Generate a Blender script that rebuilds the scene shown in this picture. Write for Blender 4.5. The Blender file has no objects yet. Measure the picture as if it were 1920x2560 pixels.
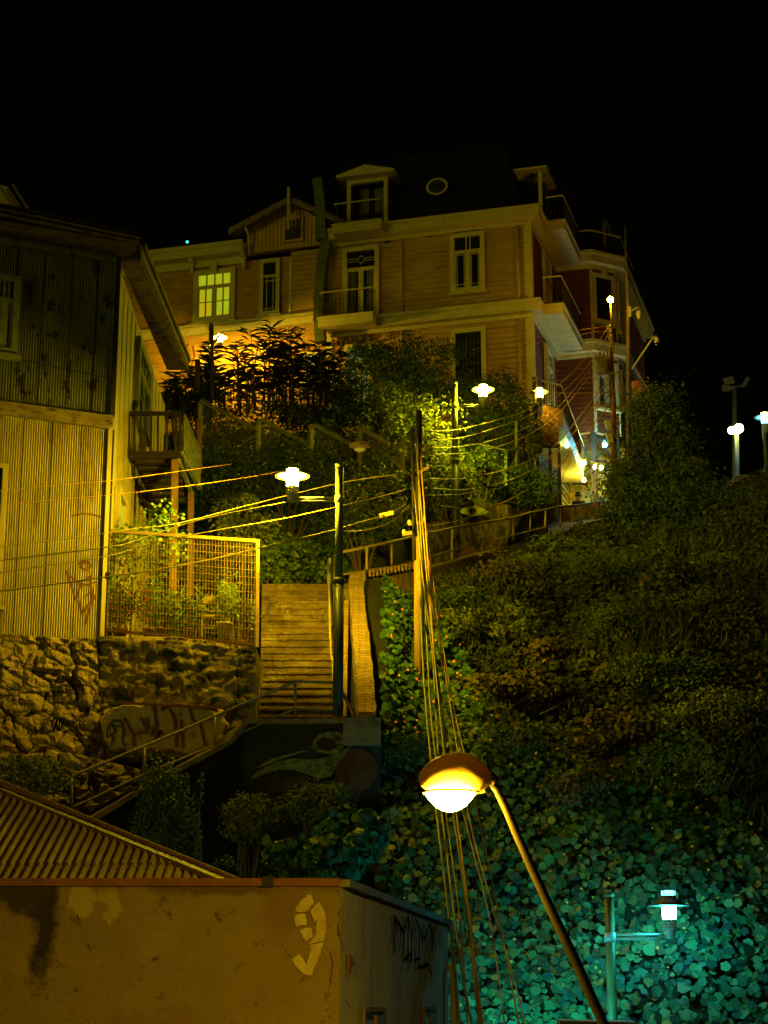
import bpy, bmesh, math, random
import numpy as np
from mathutils import Vector, Matrix, noise
random.seed(7); rng = np.random.default_rng(11)
sc = bpy.context.scene
FILL = 0.55; HAZE = 0.0
COL = sc.collection
PI = math.pi
# ---------------------------------------------------------------- camera
F = 4600.0; PITCH = math.radians(15.2)
cp, sp = math.cos(PITCH), math.sin(PITCH)
cam = bpy.data.cameras.new('camera'); camo = bpy.data.objects.new('camera', cam); COL.objects.link(camo)
cam.sensor_fit = 'VERTICAL'; cam.sensor_height = 36.0; cam.lens = 36.0*F/2560.0
cam.clip_start = 0.1; cam.clip_end = 3000
camo.rotation_euler = (PI/2+PITCH, 0, 0); sc.camera = camo
def ray(u, v):
    x = (u-960)/F; y = (1280-v)/F
    return Vector((x, cp-sp*y, sp+cp*y))
def P(u, v, Y):
    r = ray(u, v); return r*(Y/r.y)
class Plane:
    def __init__(s, p, n): s.p = Vector(p); s.n = Vector(n).normalized()
    def hit(s, u, v, off=0.0):
        r = ray(u, v); p = s.p+s.n*off
        return r*(p.dot(s.n)/r.dot(s.n))
# ---------------------------------------------------------------- materials
def mat(name, c1, c2=None, scale=4.0, rough=0.8, bump=0.0, bscale=30.0, metal=0.0, contrast=(0.35, 0.65), c3=None, s3=1.2, t3=(0.55, 0.62), stretch=(1,1,1), detail=6, spec=0.3, island=0.0, transl=0.0, dist=0.0):
    m = bpy.data.materials.new(name); m.use_nodes = True
    nt = m.node_tree; N = nt.nodes; L = nt.links
    b = N['Principled BSDF']; b.inputs['Roughness'].default_value = rough; b.inputs['Metallic'].default_value = metal
    b.inputs['Specular IOR Level'].default_value = spec
    b.inputs['Base Color'].default_value = (*c1, 1)
    tc = N.new('ShaderNodeTexCoord'); mp = N.new('ShaderNodeMapping'); mp.inputs['Scale'].default_value = stretch
    L.new(tc.outputs['Object'], mp.inputs['Vector'])
    src = None
    if c2 is not None:
        n = N.new('ShaderNodeTexNoise'); n.inputs['Scale'].default_value = scale; n.inputs['Detail'].default_value = detail; n.inputs['Roughness'].default_value = 0.65
        n.inputs['Distortion'].default_value = dist
        L.new(mp.outputs[0], n.inputs['Vector'])
        r = N.new('ShaderNodeMapRange'); r.inputs[1].default_value = contrast[0]; r.inputs[2].default_value = contrast[1]
        L.new(n.outputs['Fac'], r.inputs[0])
        x = N.new('ShaderNodeMix'); x.data_type = 'RGBA'; x.inputs[6].default_value = (*c1, 1); x.inputs[7].default_value = (*c2, 1)
        L.new(r.outputs[0], x.inputs[0]); src = x.outputs[2]
        if c3 is not None:
            n2 = N.new('ShaderNodeTexNoise'); n2.inputs['Scale'].default_value = s3; n2.inputs['Detail'].default_value = 9; n2.inputs['Roughness'].default_value = 0.7
            L.new(mp.outputs[0], n2.inputs['Vector'])
            r2 = N.new('ShaderNodeMapRange'); r2.inputs[1].default_value = t3[0]; r2.inputs[2].default_value = t3[1]
            L.new(n2.outputs['Fac'], r2.inputs[0])
            x2 = N.new('ShaderNodeMix'); x2.data_type = 'RGBA'; x2.inputs[7].default_value = (*c3, 1)
            L.new(src, x2.inputs[6]); L.new(r2.outputs[0], x2.inputs[0]); src = x2.outputs[2]
    if island > 0:
        g = N.new('ShaderNodeNewGeometry'); h = N.new('ShaderNodeHueSaturation')
        a = N.new('ShaderNodeMapRange'); a.inputs[3].default_value = 1-island; a.inputs[4].default_value = 1+island
        L.new(g.outputs['Random Per Island'], a.inputs[0]); L.new(a.outputs[0], h.inputs['Value'])
        a2 = N.new('ShaderNodeMapRange'); a2.inputs[3].default_value = 0.5+0.06*island; a2.inputs[4].default_value = 0.5-0.10*island
        L.new(g.outputs['Random Per Island'], a2.inputs[0]); L.new(a2.outputs[0], h.inputs['Hue'])
        if src is not None: L.new(src, h.inputs['Color'])
        else: h.inputs['Color'].default_value = (*c1, 1)
        src = h.outputs[0]
    if src is not None: L.new(src, b.inputs['Base Color'])
    if bump > 0:
        n3 = N.new('ShaderNodeTexNoise'); n3.inputs['Scale'].default_value = bscale; n3.inputs['Detail'].default_value = 5
        L.new(mp.outputs[0], n3.inputs['Vector'])
        bp = N.new('ShaderNodeBump'); bp.inputs['Strength'].default_value = bump; bp.inputs['Distance'].default_value = 0.03
        L.new(n3.outputs['Fac'], bp.inputs['Height']); L.new(bp.outputs[0], b.inputs['Normal'])
    if transl > 0:
        t = N.new('ShaderNodeBsdfTranslucent'); ms = N.new('ShaderNodeMixShader'); ms.inputs[0].default_value = transl
        if src is not None: L.new(src, t.inputs[0])
        L.new(b.outputs[0], ms.inputs[1]); L.new(t.outputs[0], ms.inputs[2])
        L.new(ms.outputs[0], N['Material Output'].inputs['Surface'])
    return m
def emat(name, c, s, base=(0.6,0.6,0.6)):
    m = bpy.data.materials.new(name); m.use_nodes = True
    b = m.node_tree.nodes['Principled BSDF']; b.inputs['Base Color'].default_value = (*base, 1)
    b.inputs['Emission Color'].default_value = (*c, 1); b.inputs['Emission Strength'].default_value = s
    return m
def stonemat(name, ca, cb, cg, sc_, groove=0.06, zs=1.3):
    m = mat(name, ca, cb, 3.5, 0.9, 0.9, 26, c3=(0.03,0.035,0.012), s3=1.3, t3=(0.52,0.68))
    nt = m.node_tree; N = nt.nodes; L = nt.links; b = N['Principled BSDF']
    src = b.inputs['Base Color'].links[0].from_socket
    tc = N.new('ShaderNodeTexCoord'); mp = N.new('ShaderNodeMapping'); mp.inputs['Scale'].default_value = (1, 1, zs)
    nz = N.new('ShaderNodeTexNoise'); nz.inputs['Scale'].default_value = 2.5; nz.inputs['Detail'].default_value = 4
    mx = N.new('ShaderNodeMix'); mx.data_type = 'RGBA'; mx.blend_type = 'LINEAR_LIGHT'; mx.inputs[0].default_value = 0.25
    L.new(tc.outputs['Object'], mp.inputs['Vector']); L.new(mp.outputs[0], nz.inputs['Vector'])
    L.new(mp.outputs[0], mx.inputs[6]); L.new(nz.outputs['Color'], mx.inputs[7])
    vo = N.new('ShaderNodeTexVoronoi'); vo.feature = 'DISTANCE_TO_EDGE'; vo.inputs['Scale'].default_value = sc_
    L.new(mx.outputs[2], vo.inputs['Vector'])
    r = N.new('ShaderNodeMapRange'); r.inputs[1].default_value = 0.0; r.inputs[2].default_value = groove
    L.new(vo.outputs['Distance'], r.inputs[0])
    x = N.new('ShaderNodeMix'); x.data_type = 'RGBA'; x.inputs[6].default_value = (*cg, 1)
    L.new(r.outputs[0], x.inputs[0]); L.new(src, x.inputs[7]); L.new(x.outputs[2], b.inputs['Base Color'])
    bp = N.new('ShaderNodeBump'); bp.inputs['Strength'].default_value = 1.0; bp.inputs['Distance'].default_value = 0.12
    r2 = N.new('ShaderNodeMapRange'); r2.inputs[2].default_value = 0.25
    L.new(vo.outputs['Distance'], r2.inputs[0]); L.new(r2.outputs[0], bp.inputs['Height'])
    old = b.inputs['Normal'].links[0].from_node; L.new(old.outputs[0], bp.inputs['Normal']); L.new(bp.outputs[0], b.inputs['Normal'])
    return m
def brickmat(name, c1, c2, cm, scale=5.0):
    m = bpy.data.materials.new(name); m.use_nodes = True
    nt = m.node_tree; N = nt.nodes; L = nt.links; b = N['Principled BSDF']; b.inputs['Roughness'].default_value = .9
    tc = N.new('ShaderNodeTexCoord'); sx = N.new('ShaderNodeSeparateXYZ'); ad = N.new('ShaderNodeMath'); cb = N.new('ShaderNodeCombineXYZ')
    L.new(tc.outputs['Object'], sx.inputs[0]); L.new(sx.outputs[1], ad.inputs[0]); L.new(sx.outputs[2], ad.inputs[1])
    L.new(sx.outputs[0], cb.inputs[0]); L.new(ad.outputs[0], cb.inputs[1])
    nz = N.new('ShaderNodeTexNoise'); nz.inputs['Scale'].default_value = 6; mx = N.new('ShaderNodeMix'); mx.data_type = 'RGBA'; mx.blend_type = 'LINEAR_LIGHT'; mx.inputs[0].default_value = .16
    L.new(cb.outputs[0], mx.inputs[6]); L.new(nz.outputs['Color'], mx.inputs[7])
    br = N.new('ShaderNodeTexBrick'); br.inputs['Scale'].default_value = scale; br.inputs['Color1'].default_value = (*c1,1); br.inputs['Color2'].default_value = (*c2,1); br.inputs['Mortar'].default_value = (*cm,1)
    br.inputs['Brick Width'].default_value = .8; br.inputs['Row Height'].default_value = .32; br.inputs['Mortar Size'].default_value = .03
    L.new(mx.outputs[2], br.inputs['Vector']); L.new(br.outputs['Color'], b.inputs['Base Color'])
    bp = N.new('ShaderNodeBump'); bp.inputs['Strength'].default_value = .6; bp.inputs['Distance'].default_value = .03; bp.invert = True
    L.new(br.outputs['Fac'], bp.inputs['Height']); L.new(bp.outputs[0], b.inputs['Normal'])
    return m
# ---------------------------------------------------------------- mesh builder
class MB:
    def __init__(s): s.v = []; s.f = []; s.sm = []
    def add(s, vs, fs, smooth=False):
        o = len(s.v); s.v += [tuple(p) for p in vs]; s.f += [tuple(i+o for i in f) for f in fs]; s.sm += [smooth]*len(fs); return s
    def hexa(s, b, t):
        return s.add(list(b)+list(t), [(3,2,1,0), (4,5,6,7), (0,1,5,4), (1,2,6,5), (2,3,7,6), (3,0,4,7)])
    def obox(s, c, ax, ay, az):       # centre, half axes
        c = Vector(c); ax = Vector(ax); ay = Vector(ay); az = Vector(az)
        q = [-ax-ay, ax-ay, ax+ay, -ax+ay]
        return s.hexa([c+p-az for p in q], [c+p+az for p in q])
    def box(s, x0, y0, z0, x1, y1, z1):
        return s.hexa([(x0,y0,z0),(x1,y0,z0),(x1,y1,z0),(x0,y1,z0)], [(x0,y0,z1),(x1,y0,z1),(x1,y1,z1),(x0,y1,z1)])
    def bar(s, a, b, w, d=None, up=Vector((0,0,1))):
        a = Vector(a); b = Vector(b); d = d or w; t = (b-a)
        if t.length < 1e-6: return s
        t.normalize(); x = t.cross(up)
        if x.length < 1e-3: x = t.cross(Vector((0,1,0)))
        x.normalize(); y = x.cross(t).normalized(); x *= w/2; y *= d/2
        return s.hexa([a-x-y, a+x-y, a+x+y, a-x+y], [b-x-y, b+x-y, b+x+y, b-x+y])
    def tube(s, pts, r, n=8, smooth=True, cap=True):
        pts = [Vector(p) for p in pts]; k = len(pts); rs = r if isinstance(r, (list, tuple)) else [r]*k
        vs = []; ref = Vector((0.13, 0.21, 0.97))
        for i, p in enumerate(pts):
            t = (pts[min(i+1, k-1)]-pts[max(i-1, 0)]).normalized()
            x = t.cross(ref)
            if x.length < .15: x = t.cross(Vector((1,0,0)))
            x.normalize(); y = t.cross(x)
            for j in range(n):
                a = 2*PI*j/n; vs.append(p+(x*math.cos(a)+y*math.sin(a))*rs[i])
        fs = [(i*n+j, i*n+(j+1) % n, (i+1)*n+(j+1) % n, (i+1)*n+j) for i in range(k-1) for j in range(n)]
        if cap: fs += [tuple(range(n))[::-1], tuple((k-1)*n+j for j in range(n))]
        return s.add(vs, fs, smooth)
    def lathe(s, c, prof, n=24, smooth=True, sx=1, sy=1):
        c = Vector(c); vs = []; k = len(prof)
        for (r, z) in prof:
            for j in range(n):
                a = 2*PI*j/n; vs.append(c+Vector((r*math.cos(a)*sx, r*math.sin(a)*sy, z)))
        fs = [(i*n+j, i*n+(j+1) % n, (i+1)*n+(j+1) % n, (i+1)*n+j) for i in range(k-1) for j in range(n)]
        fs += [tuple(range(n))[::-1], tuple((k-1)*n+j for j in range(n))]
        return s.add(vs, fs, smooth)
    def prism(s, poly, off):          # planar polygon extruded by vector
        off = Vector(off); n = len(poly); a = [Vector(p) for p in poly]; b = [p+off for p in a]
        return s.add(a+b, [tuple(range(n))[::-1], tuple(range(n, 2*n))]+[(i, (i+1) % n, n+(i+1) % n, n+i) for i in range(n)])
    def grid(s, rows, smooth=True):
        nr = len(rows); nc = len(rows[0])
        vs = [p for r in rows for p in r]
        return s.add(vs, [(i*nc+j, i*nc+j+1, (i+1)*nc+j+1, (i+1)*nc+j) for i in range(nr-1) for j in range(nc-1)], smooth)
    def ball(s, c, r, n=10, sz=1.0):
        m = n//2; return s.lathe(c, [(max(r*math.sin(PI*i/m), 1e-4), -r*sz*math.cos(PI*i/m)) for i in range(m+1)], n)
def wloc(o):
    v = Vector((0,0,0))
    while o is not None: v = v+o.location; o = o.parent
    return v
def tagp(o, label=None, cat=None, group=None, kind=None):
    if label: o['label'] = label
    if cat: o['category'] = cat
    if group: o['group'] = group
    if kind: o['kind'] = kind
    return o
def fix(me):
    bm = bmesh.new(); bm.from_mesh(me)
    ng = [f for f in bm.faces if len(f.verts) > 4]
    if ng: bmesh.ops.triangulate(bm, faces=ng)
    bmesh.ops.recalc_face_normals(bm, faces=bm.faces); bm.to_mesh(me); bm.free()
def build(name, mb, m, parent=None, loc=None, clean=True):
    base = wloc(parent) if parent else Vector((0,0,0))
    org = Vector(loc) if loc is not None else base
    me = bpy.data.meshes.new(name); me.from_pydata([tuple(Vector(p)-org) for p in mb.v], [], mb.f); me.update()
    me.polygons.foreach_set('use_smooth', mb.sm)
    if clean: 
        fix(me)
    me.materials.append(m)
    o = bpy.data.objects.new(name, me); COL.objects.link(o); o.parent = parent
    o.location = org-base if parent else org
    return o
def thing(name, label, cat, loc, group=None, kind=None):
    o = bpy.data.objects.new(name, None); COL.objects.link(o); o.location = Vector(loc); o.empty_display_size = .2
    return tagp(o, label, cat, group, kind)
def solo(name, mb, m, label, cat, loc, group=None, kind=None, clean=True):
    return tagp(build(name, mb, m, None, loc, clean), label, cat, group, kind)
def stroke(mb, pl, pts, w, off=.004, depth=.003, proj=None):
    q = [pl.hit(u, v, off) for u, v in pts]
    for i in range(len(q)-1):
        a, b = q[i], q[i+1]; t = (b-a)
        if t.length < 1e-5: continue
        t.normalize(); x = t.cross(pl.n).normalized()*w/2; e = t*w*.3; o = pl.n*(depth+.0005*(i % 5))
        mb.hexa([a-e-x, b+e-x, b+e+x, a-e+x], [a-e-x+o, b+e-x+o, b+e+x+o, a-e+x+o])
def text_mb(s, org, ex, ey, size, depth=.004):
    cu = bpy.data.curves.new('t', 'FONT'); cu.body = s; cu.size = 1.0; cu.resolution_u = 3
    ob = bpy.data.objects.new('t', cu); COL.objects.link(ob)
    dg = bpy.context.evaluated_depsgraph_get(); me = bpy.data.meshes.new_from_object(ob.evaluated_get(dg))
    ex = Vector(ex).normalized(); ey = Vector(ey).normalized(); n = ex.cross(ey)
    mb = MB(); mb.add([Vector(org)+(ex*v.co.x+ey*v.co.y)*size+n*depth for v in me.vertices], [tuple(p.vertices) for p in me.polygons])
    bpy.data.objects.remove(ob); bpy.data.curves.remove(cu); bpy.data.meshes.remove(me)
    return mb
# ---------------------------------------------------------------- leaves (numpy)
SHAPES = {
 'round': np.array([(math.cos(a)*(1+.13*math.cos(5*a)+.05*math.sin(2*a)), .92*math.sin(a)*(1+.13*math.cos(5*a)), .20*math.cos(2*a)+.08*math.sin(3*a)) for a in np.arange(11)*2*PI/11]),
 'leaf': np.array([(0,-1,0), (.42,-.2,.1), (0,1,-.05), (-.42,-.2,.1)]),
 'wide': np.array([(0,-1,0), (.7,-.5,.12), (.6,.4,0), (0,.9,-.15), (-.6,.4,0), (-.7,-.5,.12)]),
 'blade': np.array([(-.05,-1,0), (.05,-1,0), (.035,.2,.12), (0,1,.45), (-.035,.2,.12)]),
 'long': np.array([(-.04,-1,0), (.09,-.5,.1), (.07,.2,.05), (0,1,-.45), (-.07,.2,.05), (-.09,-.5,.1)]),
 'petal': np.array([(math.cos(a)*(.55 if k % 2 else 1), math.sin(a)*(.55 if k % 2 else 1), .1) for k, a in enumerate(np.arange(10)*PI/5)]),
}
def unit(a): return a/np.maximum(np.linalg.norm(a, axis=1, keepdims=True), 1e-9)
def leaves(pts, nrm, size, shape, up=None, jitter=.5):
    n = len(pts); s = SHAPES[shape]; k = len(s)
    nz = unit(nrm+rng.normal(0, jitter, (n, 3)))
    r = rng.normal(0, 1, (n, 3)) if up is None else up+rng.normal(0, .35, (n, 3))
    y = unit(r-nz*(r*nz).sum(1, keepdims=True)); x = np.cross(y, nz)
    V = pts[:, None, :]+size[:, None, None]*(s[None, :, 0:1]*x[:, None]+s[None, :, 1:2]*y[:, None]+s[None, :, 2:3]*nz[:, None])
    return V.reshape(-1, 3), k
def leafmesh(name, parts, m, parent=None, loc=(0,0,0)):
    loc = Vector(loc) if parent is None else wloc(parent)
    vs = np.concatenate([p[0] for p in parts])-np.array(loc)
    loops = []; st = []; tot = []; o = 0; l = 0
    for V, k in parts:
        n = len(V)//k; loops.append(np.arange(len(V))+o); st.append(np.arange(n)*k+l); tot.append(np.full(n, k)); o += len(V); l += len(V)
    loops = np.concatenate(loops); st = np.concatenate(st); tot = np.concatenate(tot)
    me = bpy.data.meshes.new(name); me.vertices.add(len(vs)); me.vertices.foreach_set('co', vs.astype(np.float32).ravel())
    me.loops.add(len(loops)); me.loops.foreach_set('vertex_index', loops.astype(np.int32))
    me.polygons.add(len(st)); me.polygons.foreach_set('loop_start', st.astype(np.int32)); me.polygons.foreach_set('loop_total', tot.astype(np.int32))
    me.update(calc_edges=True); me.validate(); me.materials.append(m)
    ob = bpy.data.objects.new(name, me); COL.objects.link(ob); ob.parent = parent
    if parent is None: ob.location = loc
    return ob
# ---------------------------------------------------------------- material palette
M = {}
M['trim'] = mat('pale_trim_paint', (.50,.46,.27), (.40,.36,.20), 3, .6, .2, 40, c3=(.2,.16,.08), s3=4, t3=(.62,.7))
M['siding'] = mat('ochre_clapboard_paint', (.46,.31,.13), (.34,.215,.085), 1.2, .65, .25, 30, stretch=(1,1,3), c3=(.46,.30,.12), s3=2.2, t3=(.5,.7))
M['brick_wing'] = mat('ochre_patched_render', (.42,.26,.09), (.30,.155,.045), 1.6, .85, .6, 18, c3=(.20,.09,.03), s3=3.0, t3=(.55,.66), stretch=(1,1,4))
M['redwall'] = mat('brick_red_paint', (.15,.05,.018), (.105,.034,.012), 2.0, .7, .2, 30, stretch=(1,1,4))
M['slate'] = mat('black_slate_roof', (.0025,.0025,.0025), (.004,.0035,.003), 6, .9)
M['glass'] = mat('dark_window_glass', (.012,.014,.012), rough=.12, spec=.6)
M['glass2'] = mat('reflecting_window_glass', (.05,.06,.055), (.015,.02,.02), 2.5, .15, spec=.6)
M['curtain'] = mat('grey_curtain_cloth', (.14,.13,.10), (.08,.075,.06), 8, .9, stretch=(6,6,1))
M['iron'] = mat('dark_iron_paint', (.02,.018,.014), (.035,.028,.02), 10, .6)
M['duct'] = mat('dull_green_sheet_metal', (.10,.115,.06), (.07,.08,.04), 3, .55, metal=.2)
M['corr_dark'] = mat('peeling_green_corrugated_iron', (.17,.185,.075), (.10,.11,.045), 1.1, .7, .2, 30, c3=(.018,.016,.01), s3=2.6, t3=(.57,.60), stretch=(1.6,1.6,.8))
M['corr_lit'] = mat('cream_corrugated_iron', (.46,.39,.19), (.33,.27,.12), 1.0, .5, .15, 30, c3=(.13,.08,.03), s3=2.0, t3=(.55,.70), stretch=(1.6,1.6,.45), spec=.4)
M['sheet'] = mat('cream_flat_cladding', (.50,.42,.19), (.33,.27,.11), 1.2, .6, .3, 20, c3=(.07,.05,.02), s3=3.2, t3=(.63,.68), stretch=(1.5,1.5,.35))
M['oldwood'] = mat('weathered_roof_timber', (.25,.19,.095), (.13,.09,.045), 2.5, .85, .6, 30, c3=(.04,.03,.02), s3=5, t3=(.55,.63), stretch=(1,1,3))
M['blackwood'] = mat('blackened_timber', (.022,.016,.010), (.04,.027,.014), 4, .85, .4, 30)
M['brownwood'] = mat('brown_timber_post', (.22,.12,.045), (.13,.07,.03), 3, .8, .4, 25, stretch=(3,3,.5))
M['greenwood'] = mat('flaking_green_timber', (.24,.27,.15), (.14,.16,.09), 5, .8, .3, 30)
M['stone'] = stonemat('rough_rubble_stone', (.34,.245,.11), (.22,.15,.065), (.035,.025,.012), 1.75, .07)
M['plaster_dirty'] = mat('mossy_stained_plaster', (.30,.22,.10), (.16,.115,.05), 2.6, .95, .9, 22, c3=(.022,.026,.01), s3=1.3, t3=(.47,.56))
M['cream_plaster'] = mat('crumbling_cream_plaster', (.56,.42,.18), (.38,.27,.11), 2.6, .95, .8, 22, c3=(.05,.035,.015), s3=3.5, t3=(.56,.62))
M['concrete'] = mat('stained_concrete', (.28,.2,.09), (.16,.11,.045), 3.5, .9, .5, 25, c3=(.05,.035,.015), s3=2.2, t3=(.55,.7))
M['steps'] = mat('worn_concrete_steps', (.155,.105,.045), (.055,.036,.016), 1.6, .95, .7, 30, contrast=(.38,.62), c3=(.26,.20,.085), s3=1.1, t3=(.52,.66), detail=9)
M['muralwall'] = mat('dark_painted_concrete', (.035,.038,.018), (.02,.02,.012), 2, .8, .3, 20)
M['bricks'] = brickmat('old_brick', (.36,.24,.09), (.22,.13,.045), (.09,.06,.025), 2.6)
M['rail'] = mat('brown_painted_tube', (.30,.22,.10), (.17,.12,.055), 6, .5, spec=.4)
M['railpale'] = mat('pale_painted_tube', (.42,.36,.2), (.28,.22,.11), 6, .5)
M['mesh'] = mat('cream_steel_mesh', (.40,.27,.10), (.28,.18,.07), 6, .6)
M['lamppost'] = mat('olive_painted_post', (.15,.17,.06), (.10,.11,.04), 5, .5, spec=.4)
M['lampbase'] = mat('dark_green_post_base', (.03,.04,.022), (.05,.06,.03), 6, .5, spec=.4)
M['pole'] = mat('round_timber_pole', (.42,.27,.085), (.28,.17,.05), 3, .85, .5, 30, stretch=(4,4,.4))
M['poleburnt'] = mat('tarred_pole_top', (.025,.02,.012), (.05,.035,.02), 5, .9, .5, 30)
M['cable'] = mat('pale_cable_sheath', (.36,.29,.11), (.22,.17,.06), 3, .5)
M['cabledark'] = mat('black_cable_sheath', (.05,.04,.02), rough=.5)
M['cableor'] = mat('orange_cable_sheath', (.55,.27,.04), (.4,.2,.03), 3, .5)
M['fit'] = mat('grey_enamel', (.42,.42,.34), rough=.45)
M['fitdark'] = mat('dark_enamel', (.035,.035,.03), rough=.5)
M['render9'] = mat('sand_rough_render', (.27,.175,.06), (.17,.105,.035), .9, .95, 1.0, 24, c3=(.09,.05,.018), s3=4.5, t3=(.58,.66), contrast=(.3,.7), detail=10)
M['num'] = mat('pale_yellow_paint', (.50,.38,.13), (.36,.25,.08), 8, .9, .5, 25, c3=(.32,.2,.06), s3=9, t3=(.60,.66))
M['coping'] = mat('terracotta_coping', (.22,.075,.02), (.15,.05,.015), 5, .8, .5, 20)
M['copinggrey'] = mat('grey_coping', (.2,.19,.15), (.12,.11,.08), 5, .8, .5, 20)
M['roofiron'] = mat('rusty_ribbed_iron', (.72,.55,.17), (.52,.35,.1), 2.5, .45, .2, 30, c3=(.09,.04,.015), s3=6, t3=(.66,.72), spec=.4)
M['rust'] = mat('rust_brown_flashing', (.11,.045,.018), (.07,.03,.012), 4, .6, .3, 20)
M['soil'] = mat('dark_soil', (.012,.012,.005), (.022,.018,.007), 3, 1, .8, 10)
M['nast'] = mat('nasturtium_leaf', (.026,.095,.046), (.050,.125,.052), .6, .5, island=.75, spec=.25)
M['weed'] = mat('hillside_weed_leaf', (.04,.06,.014), (.018,.034,.008), .35, .7, island=.6, c3=(.13,.095,.03), s3=.55, t3=(.55,.66), spec=.15)
M['grass'] = mat('long_grass_blade', (.042,.065,.015), (.055,.06,.017), .5, .7, island=.5, spec=.15)
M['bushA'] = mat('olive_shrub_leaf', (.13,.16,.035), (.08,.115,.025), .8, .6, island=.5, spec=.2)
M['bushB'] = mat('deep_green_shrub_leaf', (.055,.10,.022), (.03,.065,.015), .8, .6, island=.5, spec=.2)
M['bushC'] = mat('fresh_green_leaf', (.13,.26,.04), (.09,.18,.03), .8, .55, island=.4, spec=.25)
M['reed'] = mat('dark_reed_leaf', (.035,.04,.015), (.02,.025,.01), .8, .6, island=.5)
M['ivy'] = mat('ivy_leaf', (.10,.19,.045), (.06,.12,.03), .8, .6, island=.5, spec=.2)
M['drybush'] = mat('grey_dry_seedhead', (.24,.22,.15), (.16,.14,.09), .8, .8, island=.4)
M['stem'] = mat('woody_stem', (.12,.08,.035), rough=.9)
M['flower'] = mat('yellow_orange_petal', (.75,.36,.03), rough=.6, island=.5)
M['redflower'] = mat('red_petal', (.75,.035,.01), rough=.6, island=.3)
M['orangepole'] = mat('weathered_orange_timber', (.20,.09,.035), (.12,.05,.02), 4, .85, .4, 30, stretch=(3,3,.4))
M['clay'] = mat('clay_pot', (.36,.15,.05), (.26,.1,.035), 6, .8)
M['bucket'] = mat('white_plastic_bucket', (.62,.55,.34), (.5,.42,.22), 5, .5)
M['spray'] = mat('black_spray_paint', (.012,.010,.008), rough=1, spec=0)
M['spraygreen'] = mat('dark_green_spray_paint', (.01,.05,.025), rough=.6)
M['spraybrown'] = mat('brown_spray_paint', (.13,.04,.012), rough=.7)
M['spraywhite'] = mat('cream_spray_paint', (.6,.5,.25), rough=.7)
SOD = (1.0, .70, .012)
M['sodium'] = emat('glowing_sodium_diffuser', SOD, 4700)
M['sodium_dim'] = emat('glowing_sodium_bulb', (1.0,.62,.02), 3400)
M['greenish'] = emat('glowing_yellow_green_diffuser', (1.0,.86,.012), 3000)
M['amber'] = emat('glowing_amber_globe', (1.0,.50,.02), 450)
M['cyan'] = emat('glowing_cyan_diffuser', (.03,.80,.95), 300)
M['bulb'] = emat('glowing_warm_bulb', (1.0,.80,.06), 900)
# ---------------------------------------------------------------- terrain
pR = ([-20,20,30,32.5,34,36,38,42,46,52,57,62,68,80,130,400], [-9,-7,-5,-2,.5,3.0,5.0,7.9,10.1,12.2,14.3,16.4,18.4,20.6,22,22])
pL = ([-20,20,30,33,36.5,37.2,38,40,42,43.5,46,50,56,62,68,80,130,400], [-9,-7,-2,.3,2.2,2.5,4.6,6.1,7.7,9.2,9.8,12.6,16.3,19.3,20.4,22,23,23])
pX = ([30,44,46.5,52,57,62,70,400], [-.2,-.35,1.03,3.38,5.62,8.1,11,100])
def sstep(a, b, x):
    t = np.clip((x-a)/(b-a), 0, 1); return t*t*(3-2*t)
def hz(X, Y):
    X = np.asarray(X, float); Y = np.asarray(Y, float)
    r = np.interp(Y, *pR); l = np.interp(Y, *pL)
    l = np.where((X < -3.3) & (Y > 38.2) & (Y < 47), np.maximum(np.interp(Y, [38,45,47], [7.35,7.4,9.5]), 0), l)
    px = np.interp(Y, *pX); w = sstep(-2.35, -1.95, X-px)
    z = l*(1-w)+r*w
    z = z+sstep(8.5, 13, X)*np.interp(Y, [30,45,60,70,90], [0,.6,1.3,.6,0])-sstep(11.5, 24, X)*np.interp(Y, [30,45,60,70,90], [0,.3,2.2,2.5,0])
    z = z+np.where(w > .9, 1, 0)*.35*np.sin(X*.9+Y*.35)*np.sin(Y*.55-X*.4)*sstep(31, 36, Y)*(1-sstep(-3, .5, -(X-px)))*sstep(0, 3, X-px)
    z = z+1.25*(1-sstep(-.2,1.1,X))*sstep(-1.2,-.6,X-0*Y)*(w > .5)*sstep(36.9,37.6,Y)*(1-sstep(44,45.5,Y))
    mk = sstep(60.5,62.5,Y)*(1-sstep(9.6,11.2,X))*sstep(4.2,5.2,X)
    z = z*(1-mk)+np.minimum(z, 16.5)*mk
    return z
xs = np.concatenate([np.arange(-60, -16, 4), np.arange(-16, 22, .33), np.arange(22, 90, 4)]); ys = np.concatenate([np.arange(4, 28, 3), np.arange(28, 72, .4), np.arange(72, 220, 8)])
GX, GY = np.meshgrid(xs, ys); GZ = hz(GX, GY)
b = MB(); b.grid([[ (GX[i,j], GY[i,j], GZ[i,j]) for j in range(len(xs))] for i in range(len(ys))])
solo('hillside', b, M['soil'], 'steep dark earth hillside under the vegetation', 'hillside', (0,0,0), kind='structure', clean=False)
b = MB(); b.add([(-2500,-2500,-9.5),(2500,-2500,-9.5),(2500,2500,-9.5),(-2500,2500,-9.5)], [(0,1,2,3)])
solo('ground', b, M['soil'], 'dark ground far below the hill', 'ground', (0,0,-9.5), kind='structure', clean=False)
M['cap_white'] = emat('glowing_cap_glass', (1.0,.80,.12), 45); M['cap_cyan'] = emat('glowing_cyan_cap_glass', (.15,.9,1.0), 4)

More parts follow.
